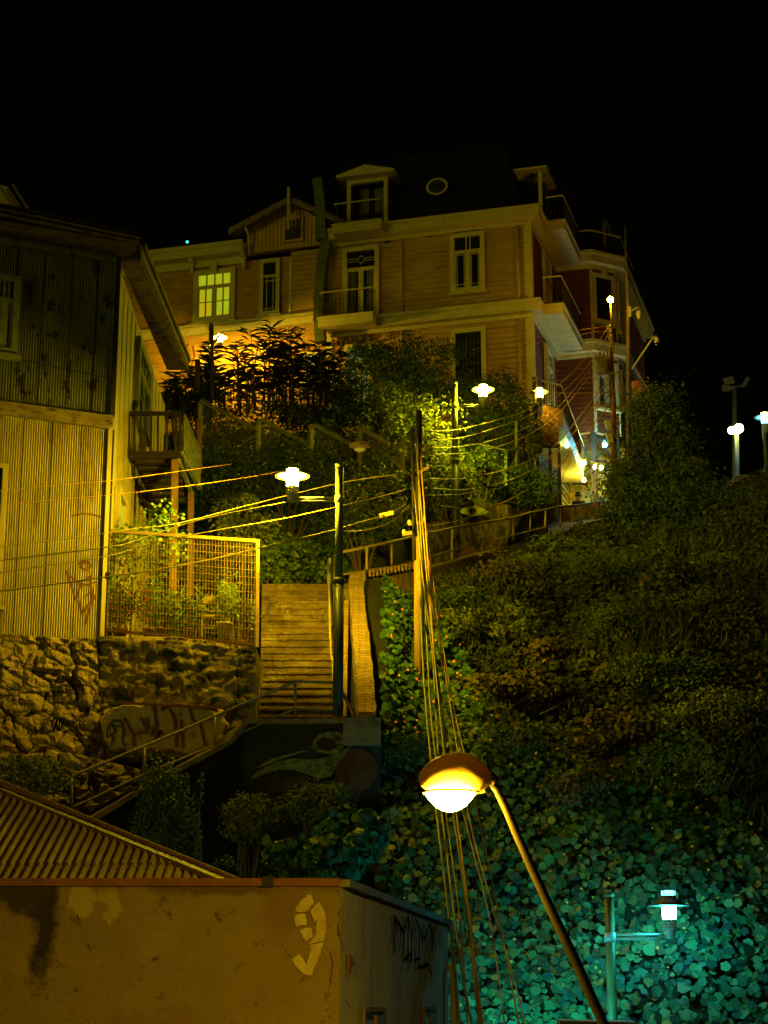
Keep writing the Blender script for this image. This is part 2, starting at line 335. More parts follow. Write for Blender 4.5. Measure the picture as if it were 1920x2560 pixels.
def stains(m):      # render9 stains : soot run below the coping and paler repair patches
    nt = m.node_tree; N = nt.nodes; L = nt.links; b = N['Principled BSDF']; src = b.inputs['Base Color'].links[0].from_socket
    g = N.new('ShaderNodeNewGeometry'); sx = N.new('ShaderNodeSeparateXYZ'); L.new(g.outputs['Position'], sx.inputs[0])
    nz = N.new('ShaderNodeTexNoise'); nz.inputs['Scale'].default_value = 3.2; nz.inputs['Detail'].default_value = 8; nz.inputs['Roughness'].default_value = .7; L.new(g.outputs['Position'], nz.inputs['Vector'])
    def math_(op, a, c, v2=None):
        n = N.new('ShaderNodeMath'); n.operation = op
        for i, q in enumerate((a, c)):
            if hasattr(q, 'is_output'): L.new(q, n.inputs[i])
            else: n.inputs[i].default_value = q
        return n.outputs[0]
    def blob(x0, z0, rx, rz, wob):
        dx = math_('DIVIDE', math_('SUBTRACT', sx.outputs[0], x0), rx); dz = math_('DIVIDE', math_('SUBTRACT', sx.outputs[2], z0), rz)
        d = math_('SQRT', math_('ADD', math_('MULTIPLY', dx, dx), math_('MULTIPLY', dz, dz)), 0)
        d = math_('ADD', d, math_('MULTIPLY', math_('SUBTRACT', nz.outputs['Fac'], .5), wob))
        r = N.new('ShaderNodeMapRange'); r.inputs[1].default_value = 1.05; r.inputs[2].default_value = .55; r.inputs[3].default_value = 0; r.inputs[4].default_value = 1; L.new(d, r.inputs[0]); return r
    for (x0, z0, rx, rz, wob, col, soft) in ((-3.24,.86,.17,.75,2.6,(.03,.02,.008),0), (-3.5,1.12,.34,.22,2.2,(.05,.032,.012),0), (-2.9,1.05,.13,.17,4.2,(.36,.25,.08),1), (-2.62,1.02,.15,.18,4.6,(.33,.23,.075),1), (-1.5,1.16,1.4,.10,3.0,(.12,.065,.02),0), (-2.1,-.5,2.4,.5,3.2,(.20,.11,.03),0), (-.9,.95,.3,.3,3.0,(.18,.10,.03),0)):
        r = blob(x0, z0, rx, rz, wob)
        if soft: r.inputs[1].default_value = .95; r.inputs[2].default_value = .85
        x = N.new('ShaderNodeMix'); x.data_type = 'RGBA'; x.inputs[7].default_value = (*col, 1); L.new(src, x.inputs[6]); L.new(r.outputs[0], x.inputs[0]); src = x.outputs[2]
    L.new(src, b.inputs['Base Color'])
stains(M['render9'])

M['cyan_low'] = emat('glowing_teal_diffuser', (.015,.80,.85), 600)
M['weed2'] = mat('tan_tipped_weed_leaf', (.14,.11,.035), (.06,.07,.02), 1.2, .7, island=.5, spec=.15)
# ================================================================ HOTEL
O0 = P(1325, 700, 65.0); O0.z = 0
th = math.radians(16.2)
e1 = Vector((-math.cos(th), math.sin(th), 0)); e2 = Vector((math.sin(th), math.cos(th), 0)); ez = Vector((0,0,1))
def H(a, b, z): return O0+e1*a+e2*b+ez*z
FA = Plane(O0, -e2)
def fa(u, v, b_=0.0):
    p = FA.hit(u, v, -b_)-O0; return p.dot(e1), p.z
SD = Plane(O0, -e1)
def sd(u, v, a_=0.0):            # point on a plane a=a_
    p = SD.hit(u, v, -a_)-O0; return p.dot(e2), p.z
def hbox(mb, a0, a1, b0, b1, z0, z1):
    return mb.hexa([H(a0,b0,z0),H(a1,b0,z0),H(a1,b1,z0),H(a0,b1,z0)], [H(a0,b0,z1),H(a1,b0,z1),H(a1,b1,z1),H(a0,b1,z1)])
zc = lambda v: fa(1322, v)[1]
ZG = 17.0; ZM = zc(786); ZT = zc(553); FH = .42
aL = fa(826, 700)[0]; aW = fa(300, 700)[0]
hotel = thing('hotel', 'large ochre clapboard hotel with pale cornices and a black roof on the hilltop', 'hotel', H(0,0,ZG))
BAY = [(0,4.9), (-1.47,4.9), (-2.3,5.73), (-2.3,8.8), (-2.3,14)]
def bay_out(o): return [(-o,-o), (-o,4.9-o), (-1.47-o*.4,4.9-o), (-2.3-o,5.73-o*.4), (-2.3-o,8.8), (-2.3-o,14)]
# clapboards: saw-tooth strips along a wall from p to q
def clap(mb, p, q, z0, z1, n, h=.21, d=.055):
    k = max(1, int(round((z1-z0)/h))); hh = (z1-z0)/k
    for i in range(k):
        za = z0+i*hh; zb = za+hh; n_ = Vector(n)
        a = p+n_*d; c = q+n_*d
        mb.add([Vector((a.x,a.y,za)), Vector((c.x,c.y,za)), Vector((q.x,q.y,zb)), Vector((p.x,p.y,zb)), Vector((p.x,p.y,za)), Vector((q.x,q.y,za))], [(0,1,2,3), (4,5,1,0)])
b = MB(); clap(b, H(aL,0,0), H(0,0,0), ZM, ZT, -e2); clap(b, H(aL,0,0), H(0,0,0), ZG, ZM, -e2)
build('front_wall', b, M['siding'], hotel, clean=False)
b = MB()
for i in range(len(BAY)-1):
    (a0,b0), (a1,b1) = BAY[i], BAY[i+1]; p = H(a0,b0,0); q = H(a1,b1,0); n = (q-p).cross(ez).normalized()
    clap(b, p, q, 22.1, ZM, n); clap(b, p, q, ZM, ZT, n)
p, q = H(0,0,0), H(0,4.9,0); clap(b, p, q, ZG, ZT, -e1)
build('side_wall', b, M['redwall'], hotel, clean=False)
b = MB()   # solid core behind the cladding
cr = [(aL,.03), (.03,.03), (.03,4.93), (-1.45,4.93), (-2.27,5.75), (-2.27,14), (aL,14)]
b.prism([H(x,y,22.1) for x, y in cr], ez*(ZT-22.1)); b.prism([H(x,y,ZG-2) for x, y in [(aL,.03),(.03,.03),(.03,14),(aL,14)]], ez*(22.09-ZG+2))
build('wall_core', b, M['siding'], hotel)
# cornices
for nm, z, o in (('roof_cornice', ZT, .47), ('storey_cornice', ZM, .42)):
    b = MB(); out = [(aL,-o)]+bay_out(o)+[(aL,14)]
    b.prism([H(x,y,z) for x, y in out], ez*FH)
    out2 = [(aL,-o-.06)]+bay_out(o+.06)+[(aL,14)]; b.prism([H(x,y,z+FH-.1) for x, y in out2], ez*.14)
    out3 = [(aL,-.14)]+bay_out(.14)+[(aL,.5)]; b.prism([H(x,y,z-.16) for x, y in [(aL,-.14)]+bay_out(.14)+[(aL,14)]], ez*.159)
    build(nm, b, M['trim'], hotel)
b = MB(); ins = [(aL,.2),(.25,.2),(.25,5.3),(-1.3,5.3),(-2.0,6),(-2.0,13.5),(aL,13.5)]
zr = ZT+FH+.05; top = [H(aL,1.4,zr+3.6),H(1.2,1.4,zr+3.6),H(1.2,6.2,zr+3.6),H(-.6,6.2,zr+3.6),H(-1.0,6.6,zr+3.6),H(-1.0,12.5,zr+3.6),H(aL,12.5,zr+3.6)]
lo = [H(x,y,zr) for x, y in ins]; n = 7
b.add(lo+top, [(i,(i+1)%n,n+(i+1)%n,n+i) for i in range(n)]+[tuple(range(n,2*n))]); build('mansard_roof', b, M['slate'], hotel)
# corner boards and drain pipes
b = MB(); hbox(b, -.03, .2, -.09, .0, ZG, ZM-.17); hbox(b, -.03, .2, -.09, .0, ZM+FH+.05, ZT-.17); hbox(b, -.10, -.031, -.09, .22, ZG, ZM-.17); hbox(b, -.10, -.031, -.09, .22, ZM+FH+.05, ZT-.17)
build('corner_board', b, M['trim'], hotel)
for u in (1006, 1298):
    a, _ = fa(u, 700); b = MB(); 
    for z0, z1 in ((ZG+1, ZM-.17), (ZM+FH+.05, ZT-.17)): b.tube([H(a,-.09,z0), H(a,-.09,z1)], .055, 8)
    build('drain_pipe', b, M['siding'], hotel)
for u, v in ((1073,589),(1213,553),(968,603)):
    a, z = fa(u, v); b = MB(); hbox(b, a-.12, a+.12, -.08, -.021, z-.08, z+.08); build('wall_vent', b, M['iron'], hotel)
# windows
def frame(mb, A, w0, w1, z0, z1, t, d0, d1):       # A(x,d,z)->world ; picture-frame of four bars
    for (x0,x1,y0,y1) in ((w0,w1,z1-t,z1),(w0,w1,z0,z0+t),(w0,w0+t,z0+t,z1-t),(w1-t,w1,z0+t,z1-t)):
        mb.hexa([A(x0,d0,y0),A(x1,d0,y0),A(x1,d0,y1),A(x0,d0,y1)], [A(x0,d1,y0),A(x1,d1,y0),A(x1,d1,y1),A(x0,d1,y1)])
def abox(mb, A, x0, x1, d0, d1, y0, y1):
    mb.hexa([A(x0,d0,y0),A(x1,d0,y0),A(x1,d0,y1),A(x0,d0,y1)], [A(x0,d1,y0),A(x1,d1,y0),A(x1,d1,y1),A(x0,d1,y1)])
def window(parent, A, x0, x1, z0, z1, t=.2, style='casement', glass=None, sill=True, name='window', trim=None, curt=False):
    trim = trim or M['trim']; b = MB(); frame(b, A, x0, x1, z0, z1, t, .0, .13)
    if sill: abox(b, A, x0-.08, x1+.08, .0, .2, z0-.09, z0-.001)
    w = build(name, b, trim, parent)
    xi0, xi1, zi0, zi1 = x0+t, x1-t, z0+t, z1-t
    b = MB(); abox(b, A, xi0, xi1, .025, .035, zi0, zi1); build('pane', b, glass or M['glass'], w)
    b = MB(); zt = zi1-(zi1-zi0)*.27; s = .05
    if style in ('casement', 'door', 'many'):
        abox(b, A, xi0, xi1, .036, .1, zt-.06, zt+.03)
        xm = (xi0+xi1)/2; abox(b, A, xm-.05, xm+.05, .036, .095, zi0, zt-.061)
        for (c0, c1) in ((xi0, xm-.05), (xm+.05, xi1)):
            frame(b, A, c0, c1, zi0, zt-.061, s, .036, .085)
            if style == 'casement':
                for fx in (.2, .8): abox(b, A, c0+(c1-c0)*fx-.012, c0+(c1-c0)*fx+.012, .036, .05, zi0+s, zt-.061-s)
                for fz in (.12, .9): abox(b, A, c0+s, c1-s, .036, .048, zi0+(zt-zi0)*fz-.012, zi0+(zt-zi0)*fz+.012)
            elif style == 'many':
                cm = (c0+c1)/2; abox(b, A, cm-.03, cm+.03, .036, .06, zi0+s, zt-.061-s)
                zz = (zi0+zt)/2; abox(b, A, c0+s, c1-s, .036, .055, zz-.02, zz+.02)
        if style == 'casement':
            for fx in (.4, .55): abox(b, A, xi0+(xi1-xi0)*fx-.02, xi0+(xi1-xi0)*fx+.02, .036, .06, zt+.031, zi1)
        elif style == 'many':
            for fx in (.25, .5, .75): abox(b, A, xi0+(xi1-xi0)*fx-.03, xi0+(xi1-xi0)*fx+.03, .036, .06, zt+.031, zi1)
        else:
            zz = (zt+zi1)/2; hw = .17
            pts = [(xm-hw,zz),(xm,zz+hw),(xm+hw,zz),(xm,zz-hw)]
            for k in range(4):
                (p0,q0),(p1,q1) = pts[k], pts[(k+1)%4]; b.bar(A(p0,.045,q0), A(p1,.045,q1), .022)
            for dz in (-.05,.05): abox(b, A, xi0, xm-hw, .036, .05, zz+dz-.01, zz+dz+.01); abox(b, A, xm+hw, xi1, .036, .05, zz+dz-.01, zz+dz+.01)
    if style == 'grille':
        for k in range(1, 7): x = xi0+(xi1-xi0)*k/7; abox(b, A, x-.02, x+.02, .036, .06, zi0, zi1)
        for k in range(1, 5): z = zi0+(zi1-zi0)*k/5; abox(b, A, xi0, xi1, .061, .075, z-.015, z+.015)
    if style == 'narrow':
        abox(b, A, xi0, xi1, .036, .1, zt-.06, zt+.03)
        for fx in (.25, .75): x = xi0+(xi1-xi0)*fx; abox(b, A, x-.015, x+.015, .036, .05, zi0, zt-.06)
        for fz in (.08, .86): z = zi0+(zt-zi0)*fz; abox(b, A, xi0, xi1, .051, .06, z-.015, z+.015)
    if b.v: build('glazing_bars', b, trim if style != 'grille' else M['iron'], w)
    if curt:
        for k, (c0, c1) in enumerate(((xi0+.1, xi0+.36), (xi1-.36, xi1-.1))):
            b = MB(); rows = []
            for i in range(9):
                f = i/8; row = []
                for j in range(13):
                    x = c0+(c1-c0)*j/12; row.append(A(x, .0365+.006*math.sin(j*2.1)+.0, zt-.1-f*(zt-zi0-.2)))
                rows.append(row)
            b.grid(rows); build('curtain', b, M['curtain'], w, clean=False)
    return w
AF = lambda a, d, z: H(a, -d-.058, z)
def awin(u0, u1, v0, v1, **k):
    a1, za = fa(u0, v0); a0, zb = fa(u1, v1); return window(hotel, AF, a0, a1, zb, za, **k)
awin(1127, 1215, 590, 729, style='casement', t=.17)
awin(1129, 1218, 828, 968, style='grille', t=.17)
awin(860, 950, 625, 797, style='door', t=.17, curt=True, name='balcony_door', sill=False)
awin(864, 936, 868, 1010, style='casement', t=.15, glass=emat('lit_pane_blue_grey', (.16,.22,.09), .55, (.1,.1,.1)))
# balconies of the front
def railing(parent, pts, h, zf, step=.16, name='railing', m=None, top=.05, bar=.022):
    m = m or M['iron']; b = MB()
    for i in range(len(pts)-1):
        p, q = pts[i], pts[i+1]; L_ = (q-p).length; k = max(1, int(L_/step))
        for j in range(k+1):
            c = p+(q-p)*j/k; b.bar(c+ez*zf, c+ez*(zf+h), bar)
        b.bar(p+ez*(zf+.08), q+ez*(zf+.08), .03)
    r = build(name, b, m, parent)
    b = MB()
    for i in range(len(pts)-1): b.bar(pts[i]+ez*(zf+h), pts[i+1]+ez*(zf+h), top, .05)
    build('handrail', b, M['trim'], r)
def balcony(a0, a1, b0, b1, z, h, side):
    b = MB(); hbox(b, a0, a1, b0, b1, z+.001, z+FH*.9); hbox(b, a0-.04, a1+.04, b0-.04, b1+.04, z+FH*.72, z+FH*.97)
    s = build('balcony', b, M['trim'], hotel)
    if side == 'f': pts = [H(a1-.05,b1,0), H(a1-.05,b0+.06,0), H(a0+.05,b0+.06,0), H(a0+.05,b1,0)]
    else: pts = [H(a1,b0+.05,0), H(a0+.06,b0+.05,0), H(a0+.06,b1-.05,0), H(a1,b1-.05,0)]
    railing(s, pts, h, z+FH)
zb = ZM
balcony(fa(952,700)[0]+.05, fa(815,700)[0], -.95, -.43, ZM, 1.0, 'f')
balcony(fa(968,560)[0], fa(850,560)[0], -.95, -.48, ZT, .85, 'f')
balcony(-1.2, -.43, sd(1358,800,-.43)[0], 4.35, ZM, 1.1, 's')
balcony(-1.2, -.48, sd(1366,560,-.48)[0], 4.35, ZT, 1.0, 's')
b = MB(); 
# bay roof terrace railing
pp = [H(x,y,0) for x, y in ((-.9,4.5),(-1.62,4.55),(-2.65,5.6),(-2.65,9))]
railing(hotel, pp, .95, ZT+FH, name='bay_railing')
# side doors / windows
AS = lambda x, d, z: H(-d-.058, x, z)
def swin(u0, u1, v0, v1, vb, **k):
    x0, z1 = sd(u0, v0); x1, _ = sd(u1, v1); z0 = sd(u0, vb)[1]; return window(hotel, AS, x0, x1, z0, z1, **k)
swin(1350, 1368, 620, 650, 790, style='door', t=.16, name='side_door', sill=False)
swin(1355, 1373, 857, 890, 1010, style='door', t=.16, name='side_door', sill=False)
def edgeA(i):
    (a0,b0),(a1,b1) = BAY[i], BAY[i+1]; p = H(a0,b0,0); q = H(a1,b1,0); t = (q-p).normalized(); n = t.cross(ez).normalized(); L_ = (q-p).length
    return (lambda x, d, z: p+t*x+n*(d+.058)+ez*z), L_, n
A, L_, _ = edgeA(1); w = window(hotel, A, .04, L_-.04, ZM+1.35, ZT-.35, t=.14, style='x')
b = MB(); A_, _, _ = edgeA(1); xm = L_/2; abox(b, A, xm-.12, xm+.12, .1, .2, ZT-.42, ZT-.2); build('keystone', b, M['trim'], w)
A, L_, _ = edgeA(1); window(hotel, A, .04, L_-.04, 23.1, ZM-.3, t=.12, style='casement', glass=M['glass2'])
A, L_, _ = edgeA(2); window(hotel, A, .25, 1.9, 23.35, ZM-.4, t=.14, style='many', glass=M['glass2']); window(hotel, A, .25, 1.9, ZM+1.2, ZT-.4, t=.14, style='many', glass=M['glass'])
b = MB()
for i in (0,1,2,3):
    A, L_, n = edgeA(i)
    if i: 
        for zq0, zq1 in ((ZM+FH+.06, ZT-.17), (22.1, ZM-.17)): b = MB(); abox(b, A, -.05, .07, .0, .05, zq0, zq1); build('bay_corner_board', b, M['trim'], hotel)
# dormer (front) ---- box with open porch, gabled hood
a1 = fa(868,500,-.0)[0]; a0 = fa(970,500)[0]; zd0 = ZT+FH; zd1 = fa(920,446)[1]
dm = MB(); 
for a in (a0, a1-.16): hbox(dm, a, a+.16, -.05, .12, zd0, zd1)
hbox(dm, a0+.16, a1-.16, -.05, .12, zd1-.18, zd1)
dorm = build('dormer', dm, M['trim'], hotel)
b = MB(); am = (a0+a1)/2
b.prism([H(a0-.35,-.4,zd1), H(a1+.35,-.4,zd1), H(a1+.35,-.4,zd1+.1), H(am,-.4,zd1+.42), H(a0-.35,-.4,zd1+.1)], e2*2.2); build('dormer_roof', b, M['trim'], dorm)
b = MB(); hbox(b, a0+.1, a1-.1, .55, .6, zd0, zd1); build('pane', b, M['glass'], dorm)
b = MB(); hbox(b, a0, a0+.1, .121, 2, zd0, zd1); hbox(b, a1-.1, a1, .121, 2, zd0, zd1); build('dormer_cheek', b, M['siding'], dorm)
for k in (0,1):
    b = MB(); c = (a0+.3 if k else a1-.75); rows = [[H(c+.4*j/10, .5+.02*math.sin(j*2), zd0+.3+(zd1-zd0-.5)*i/4) for j in range(11)] for i in range(5)]
    b.grid(rows); build('curtain', b, M['curtain'], dorm, clean=False)
# oval window
ca, cz = fa(1087, 460); b = MB(); R_ = []
cc = H(ca, .45, cz+.05); k = 28
vs = []; 
for j in range(k):
    t = 2*PI*j/k
    for rr, d in ((1, 0), (.8, 0), (.8, .12), (1, .12)):
        vs.append(cc+e1*(.44*rr*math.cos(t))+ez*(.36*rr*math.sin(t)-0)-e2*d)
fs = [(4*j+i, 4*j+(i+1)%4, 4*((j+1)%k)+(i+1)%4, 4*((j+1)%k)+i) for j in range(k) for i in range(4)]
b.add(vs, fs); ow = build('oval_window', b, M['trim'], hotel)
b = MB(); b.prism([cc+e1*(.37*math.cos(2*PI*j/k))+ez*(.30*math.sin(2*PI*j/k))-e2*.01 for j in range(k)], -e2*.02); build('pane', b, M['glass2'], ow)
# side dormer hood
b0 = sd(1346,500,-.1)[0]; zt_ = sd(1345,430,-.1)[1]
b = MB(); zz0 = ZT+FH
for y in (b0+.02, b0+1.35): hbox(b, -.25, -.1, y, y+.12, zz0, zt_)
hd = build('side_dormer', b, M['trim'], hotel)
b = MB(); b.prism([H(-.5,b0-.3,zt_), H(-.5,b0+1.8,zt_), H(-.5,b0+1.8,zt_+.08), H(-.5,b0+.75,zt_+.42), H(-.5,b0-.3,zt_+.08)], e1*1.6); build('dormer_roof', b, M['trim'], hd)
b = MB(); hbox(b, .1, .15, b0, b0+1.5, zz0, zt_); build('pane', b, M['glass'], hd)
# second side dormer, curved hood over bay
b = MB(); pts = []
for k in range(9):
    t = PI*k/8; pts.append((7.0-1.0*math.cos(t), ZT+FH+1.5+.75*math.sin(t)))
poly = [H(-1.9,6.0,ZT+FH)]+[H(-1.9,x,z) for x, z in pts]+[H(-1.9,8.0,ZT+FH)]
b.prism(poly, e1*1.5); hd = build('bay_dormer', b, M['slate'], hotel)
b = MB()
for k in range(8): b.bar(H(-1.95,*pts[k]), H(-1.95,*pts[k+1]), .16, .1)
b.bar(H(-1.95,6,ZT+FH), H(-1.95,*pts[0]), .12); b.bar(H(-1.95,8,ZT+FH), H(-1.95,*pts[-1]), .12)
build('hood_moulding', b, M['oldwood'], hd)
# ---- left wing
W0 = .0
b = MB(); WZ = fa(600, 655)[1]; zst = fa(640, 812)[1]
am = fa(727, 700)[0]; ag = fa(617, 640)[0]
clap(b, H(am,0,0), H(aL,0,0), zst, fa(727,630)[1], -e2); build('wing_clapboard', b, M['siding'], hotel, clean=False)
b = MB(); hbox(b, am+.001, aW, 0, 12, ZG-1, WZ); hbox(b, aL+.001, am, .03, 12, ZG-1, WZ); build('wing_wall', b, M['brick_wing'], hotel)
b = MB(); hbox(b, am-.06, am+.06, -.05, -.001, zst, WZ-.1); hbox(b, aL-.1, aL+.12, -.06, -.024, ZG, WZ); build('wing_corner_board', b, M['trim'], hotel)
# wing cornice
zc1 = fa(610, 600, -.5)[1]; zc0 = fa(610, 632, -.45)[1]
b = MB(); hbox(b, ag, aW, -.5, 12, zc1-.45, zc1); hbox(b, ag, aW, -.12, -.001, zc1-.8, zc1-.451); hbox(b, ag, aW, -.56, -.501, zc1-.15, zc1+.03)
build('wing_cornice', b, M['trim'], hotel)
for u in (485, 614):
    a, z = fa(u, 645); b = MB(); hbox(b, a-.07, a+.07, -.42, -.121, zc1-.62, zc1-.452); hbox(b, a-.06, a+.06, -.25, -.121, zc1-1.05, zc1-.621); build('cornice_bracket', b, M['trim'], hotel)
b = MB(); hbox(b, aL+.2, aW, -.16, -.001, zst-.2, zst+.1); hbox(b, aL+.2, aW, -.25, -.001, zst+.101, zst+.2); build('storey_band', b, M['trim'], hotel)
# gable
gz0 = fa(617, 633)[1]-.02; apx = fa(727, 505); gl = fa(622, 572)
b = MB(); pl_ = [H(ag,-.02,gz0), H(ag,-.02,gl[1]), H(apx[0],-.02,apx[1]), H(aL+.1,-.02,fa(826,560)[1]), H(aL+.1,-.02,gz0)]
b.prism(pl_, e2*.3); gb = build('gable_wall', b, M['siding'], hotel)
b = MB(); k = int((ag-aL)/.16)
for j in range(k):
    a = aL+.15+j*.16
    zt2 = np.interp(a, [aL+.1, apx[0], ag], [fa(826,560)[1], apx[1], gl[1]])
    hbox(b, a, a+.03, -.055, -.0205, gz0-.03, zt2-.12)
build('batten', b, M['siding'], gb)
b = MB()
sl = fa(572, 578, -.55); ap2 = fa(724, 497, -.55); sr = fa(862, 556, -.55)
for (p, q) in ((sl, ap2), (ap2, sr)):
    d = Vector((q[0]-p[0], q[1]-p[1])); 
    b.hexa([H(p[0],-.6,p[1]-.16),H(q[0],-.6,q[1]-.16),H(q[0],-.52,q[1]-.16),H(p[0],-.52,p[1]-.16)],[H(p[0],-.6,p[1]+.1),H(q[0],-.6,q[1]+.1),H(q[0],-.52,q[1]+.1),H(p[0],-.52,p[1]+.1)])
build('barge_board', b, M['oldwood'], gb)
b = MB()
for (p, q) in ((sl, ap2), (ap2, sr)):
    b.hexa([H(p[0],-.519,p[1]-.02),H(q[0],-.519,q[1]-.02),H(q[0],9,q[1]-.02),H(p[0],9,p[1]-.02)],[H(p[0],-.519,p[1]+.06),H(q[0],-.519,q[1]+.06),H(q[0],9,q[1]+.06),H(p[0],9,p[1]+.06)])
build('gable_roof', b, M['oldwood'], gb)
b = MB(); a, z = fa(721, 468, -.7); b.bar(H(a,-.66,z), H(a,-.66,fa(721,572,-.7)[1]), .12); build('finial_post', b, M['trim'], gb)
b = MB(); a0_, z0_ = fa(760, 604); a1_, z1_ = fa(710, 556)
for k in range(11): hbox(b, a0_+.12, a1_-.12, -.08, -.05, z0_+.1+k*.055, z0_+.13+k*.055)
vt = build('gable_vent', b, M['iron'], gb)
b = MB(); frame(b, lambda x,d,z: H(x,-d-.03,z), a0_, a1_, z0_, z1_+.1, .1, .0, .1); build('vent_frame', b, M['siding'], vt)
b = MB(); hbox(b, a0_+.1, a1_-.1, -.05, -.035, z0_+.1, z1_); build('vent_back', b, M['iron'], vt)
for k in range(6):
    f = k/5; 
b = MB(); a, z = fa(612, 563, -.4); b.tube([H(a,-.55,z), H(a-.15,-.3,fa(612,600)[1]), H(a-.1,-.12,fa(612,640)[1])], .05, 6); build('gutter_pipe', b, M['trim'], gb)
AW = lambda a, d, z: H(a, -d-.002, z)
litp = bpy.data.materials.new('lit_room_pane'); litp.use_nodes = True
nt = litp.node_tree; N = nt.nodes; L = nt.links; bb = N['Principled BSDF']; bb.inputs['Base Color'].default_value = (.05,.05,.05,1)
tc = N.new('ShaderNodeTexCoord'); nz = N.new('ShaderNodeTexVoronoi'); nz.inputs['Scale'].default_value = 1.1; L.new(tc.outputs['Object'], nz.inputs['Vector'])
rp = N.new('ShaderNodeValToRGB'); rp.color_ramp.elements[0].color = (.40,.52,.006,1); rp.color_ramp.elements[1].color = (.46,.34,.004,1); rp.color_ramp.elements.new(.4).color = (.30,.42,.008,1)
sxx = N.new('ShaderNodeSeparateColor'); L.new(nz.outputs['Color'], sxx.inputs[0]); L.new(sxx.outputs[0], rp.inputs[0]); L.new(rp.outputs[0], bb.inputs['Emission Color']); bb.inputs['Emission Strength'].default_value = 1.0
a1_, z1_ = fa(487, 690); a0_, z0_ = fa(588, 800)
w = window(hotel, AW, a0_, a1_, z0_, z1_+.15, t=.2, style='many', glass=litp)
b = MB(); xm = (a0_+a1_)/2; hbox(b, xm-.13, xm+.13, -.28, -.135, z1_, z1_+.4); build('keystone', b, M['trim'], w)
a1_, z1_ = fa(652, 652); a0_, z0_ = fa(700, 786)
window(hotel, AW, a0_, a1_, z0_, z1_, t=.16, style='narrow')
a1_, z1_ = fa(760, 882); a0_, z0_ = fa(796, 955)
window(hotel, AW, a0_, a1_, z0_, z1_, t=.12, style='x', glass=emat('lit_pane_pale', (.24,.26,.07), .8, (.1,.1,.1)))
# sheet-metal duct
b = MB(); dp = [(795,450,.45),(803,512,.45),(806,600,.45),(816,612,.3),(806,662,.3),(799,745,.3),(799,802,.55),(802,855,.55)]
q = []
for u, v, o in dp: a, z = fa(u, v, -o); q.append(H(a, -o, z))
for i in range(len(q)-1): b.bar(q[i]+ez*.02, q[i+1]-ez*.02, .38+.012*(i % 2), .34+.012*(i % 2), up=e2)
build('flue_duct', b, M['duct'], hotel)
for i in range(1, len(q)-1): b = MB(); b.bar(q[i]-ez*.03, q[i]+ez*.03, .43, .39, up=e2); build('duct_collar', b, M['duct'], hotel)

# graffiti on the lower storey
g1 = MB(); PG = Plane(O0-e2*.066, -e2)
for s in ([(848,845),(852,832),(862,840),(858,858),(846,866)], [(866,833),(868,852),(876,860),(882,846),(880,830)], [(872,828),(884,826)], [(893,828),(889,850),(893,862),(903,858),(908,838)], [(905,822),(903,838)], [(912,830),(906,860)],
          [(928,824),(926,862)], [(928,824),(944,820),(950,832),(944,842),(928,848)], [(940,848),(955,862),(972,878)], [(832,880),(836,862),(844,852),(852,866),(840,884),(858,900)]): stroke(g1, PG, s, .06, 0)
build('graffiti', g1, M['spraybrown'], hotel)
for s, u, v, sz in (('FLIX', 963, 833, .34), ('ØKIL', 962, 842, .30), ("18'", 963, 851, .28)):
    p = PG.hit(u, v); build('graffiti', text_mb(s, p, -e1, ez, sz*1.0), M['spraybrown'], hotel)
g1 = MB()
for u in (792, 800, 808):
    g1 = MB(); stroke(g1, PG, [(u+8,878),(u,892),(u+9,900),(u+1,916),(u+8,924)], .05, 0); build('graffiti', g1, M['spray'], hotel)
g1 = MB()
for s in ([(470,860),(462,880),(476,900),(465,925),(478,950)], [(482,865),(486,890),(478,915),(488,940)], [(500,880),(512,895),(530,890),(540,878),(528,870)], [(560,870),(575,885),(590,875),(602,890)], [(736,865),(742,880),(735,895),(752,905),(760,890),(756,868)], [(770,862),(768,880),(785,876),(788,866)]):
    stroke(g1, Plane(O0-e2*.006, -e2), s, .07, 0)
build('graffiti', g1, M['spraybrown'], hotel)
b = MB(); a, z = fa(747, 444); b.bar(H(a,4,z-.9), H(a,4,z+.0), .12); build('roof_aerial', b, M['siding'], hotel)
# ---- porch below the bay
PZ = 17.6
b = MB(); hbox(b, -2.6, 1.2, -.6, 14, PZ-2.2, PZ); solo('porch_floor', b, M['concrete'], 'concrete terrace under the hotel bay', 'terrace', H(-1,5,PZ), kind='structure')
yw = mat('yellow_porch_boards', (.55,.46,.11), (.45,.36,.08), 2, .6, .2, 20, stretch=(1,1,4))
b = MB(); clap(b, H(0,7.2,0), H(-2.3,7.2,0), PZ, 22.09, -e2, h=.25); clap(b, H(.0,1.5,0), H(.0,7.2,0), PZ, 22.09, -e1, h=.25)
build('porch_wall', b, yw, hotel, clean=False)
b = MB(); b.prism([H(.3,7.0,PZ), H(-1.4,7.0,PZ), H(-.2,7.0,PZ+2.4), H(.3,7.0,PZ+2.4)], -e2*.06); build('stair_skirt', b, M['cream_plaster'], hotel)
for (x, y) in ((-1.4,5.0), (-2.2,5.8), (-2.2,8.6)):
    b = MB(); hbox(b, x-.1, x+.1, y-.1, y+.1, PZ, 22.09); build('porch_post', b, M['blackwood'], hotel)
b = MB(); z1 = 21.95; z0 = z1-.95
for (p, q) in ((H(-.1,5.0,0), H(-.72,5.0,0)), (H(-.72,5.0,0), H(-1.35,5.0,0)), (H(-1.45,5.05,0), H(-2.15,5.75,0))):
    n_ = (q-p).cross(ez).normalized()*.03
    b.bar(p+ez*z0, q+ez*z1, .13, .05); b.bar(p+ez*z1+n_, q+ez*z0+n_, .13, .05); b.bar(p+ez*z0-n_, q+ez*z0-n_, .10, .06); b.bar(p+ez*z1-n_, q+ez*z1-n_, .10, .06); b.bar(p+ez*z0, p+ez*z1, .11)
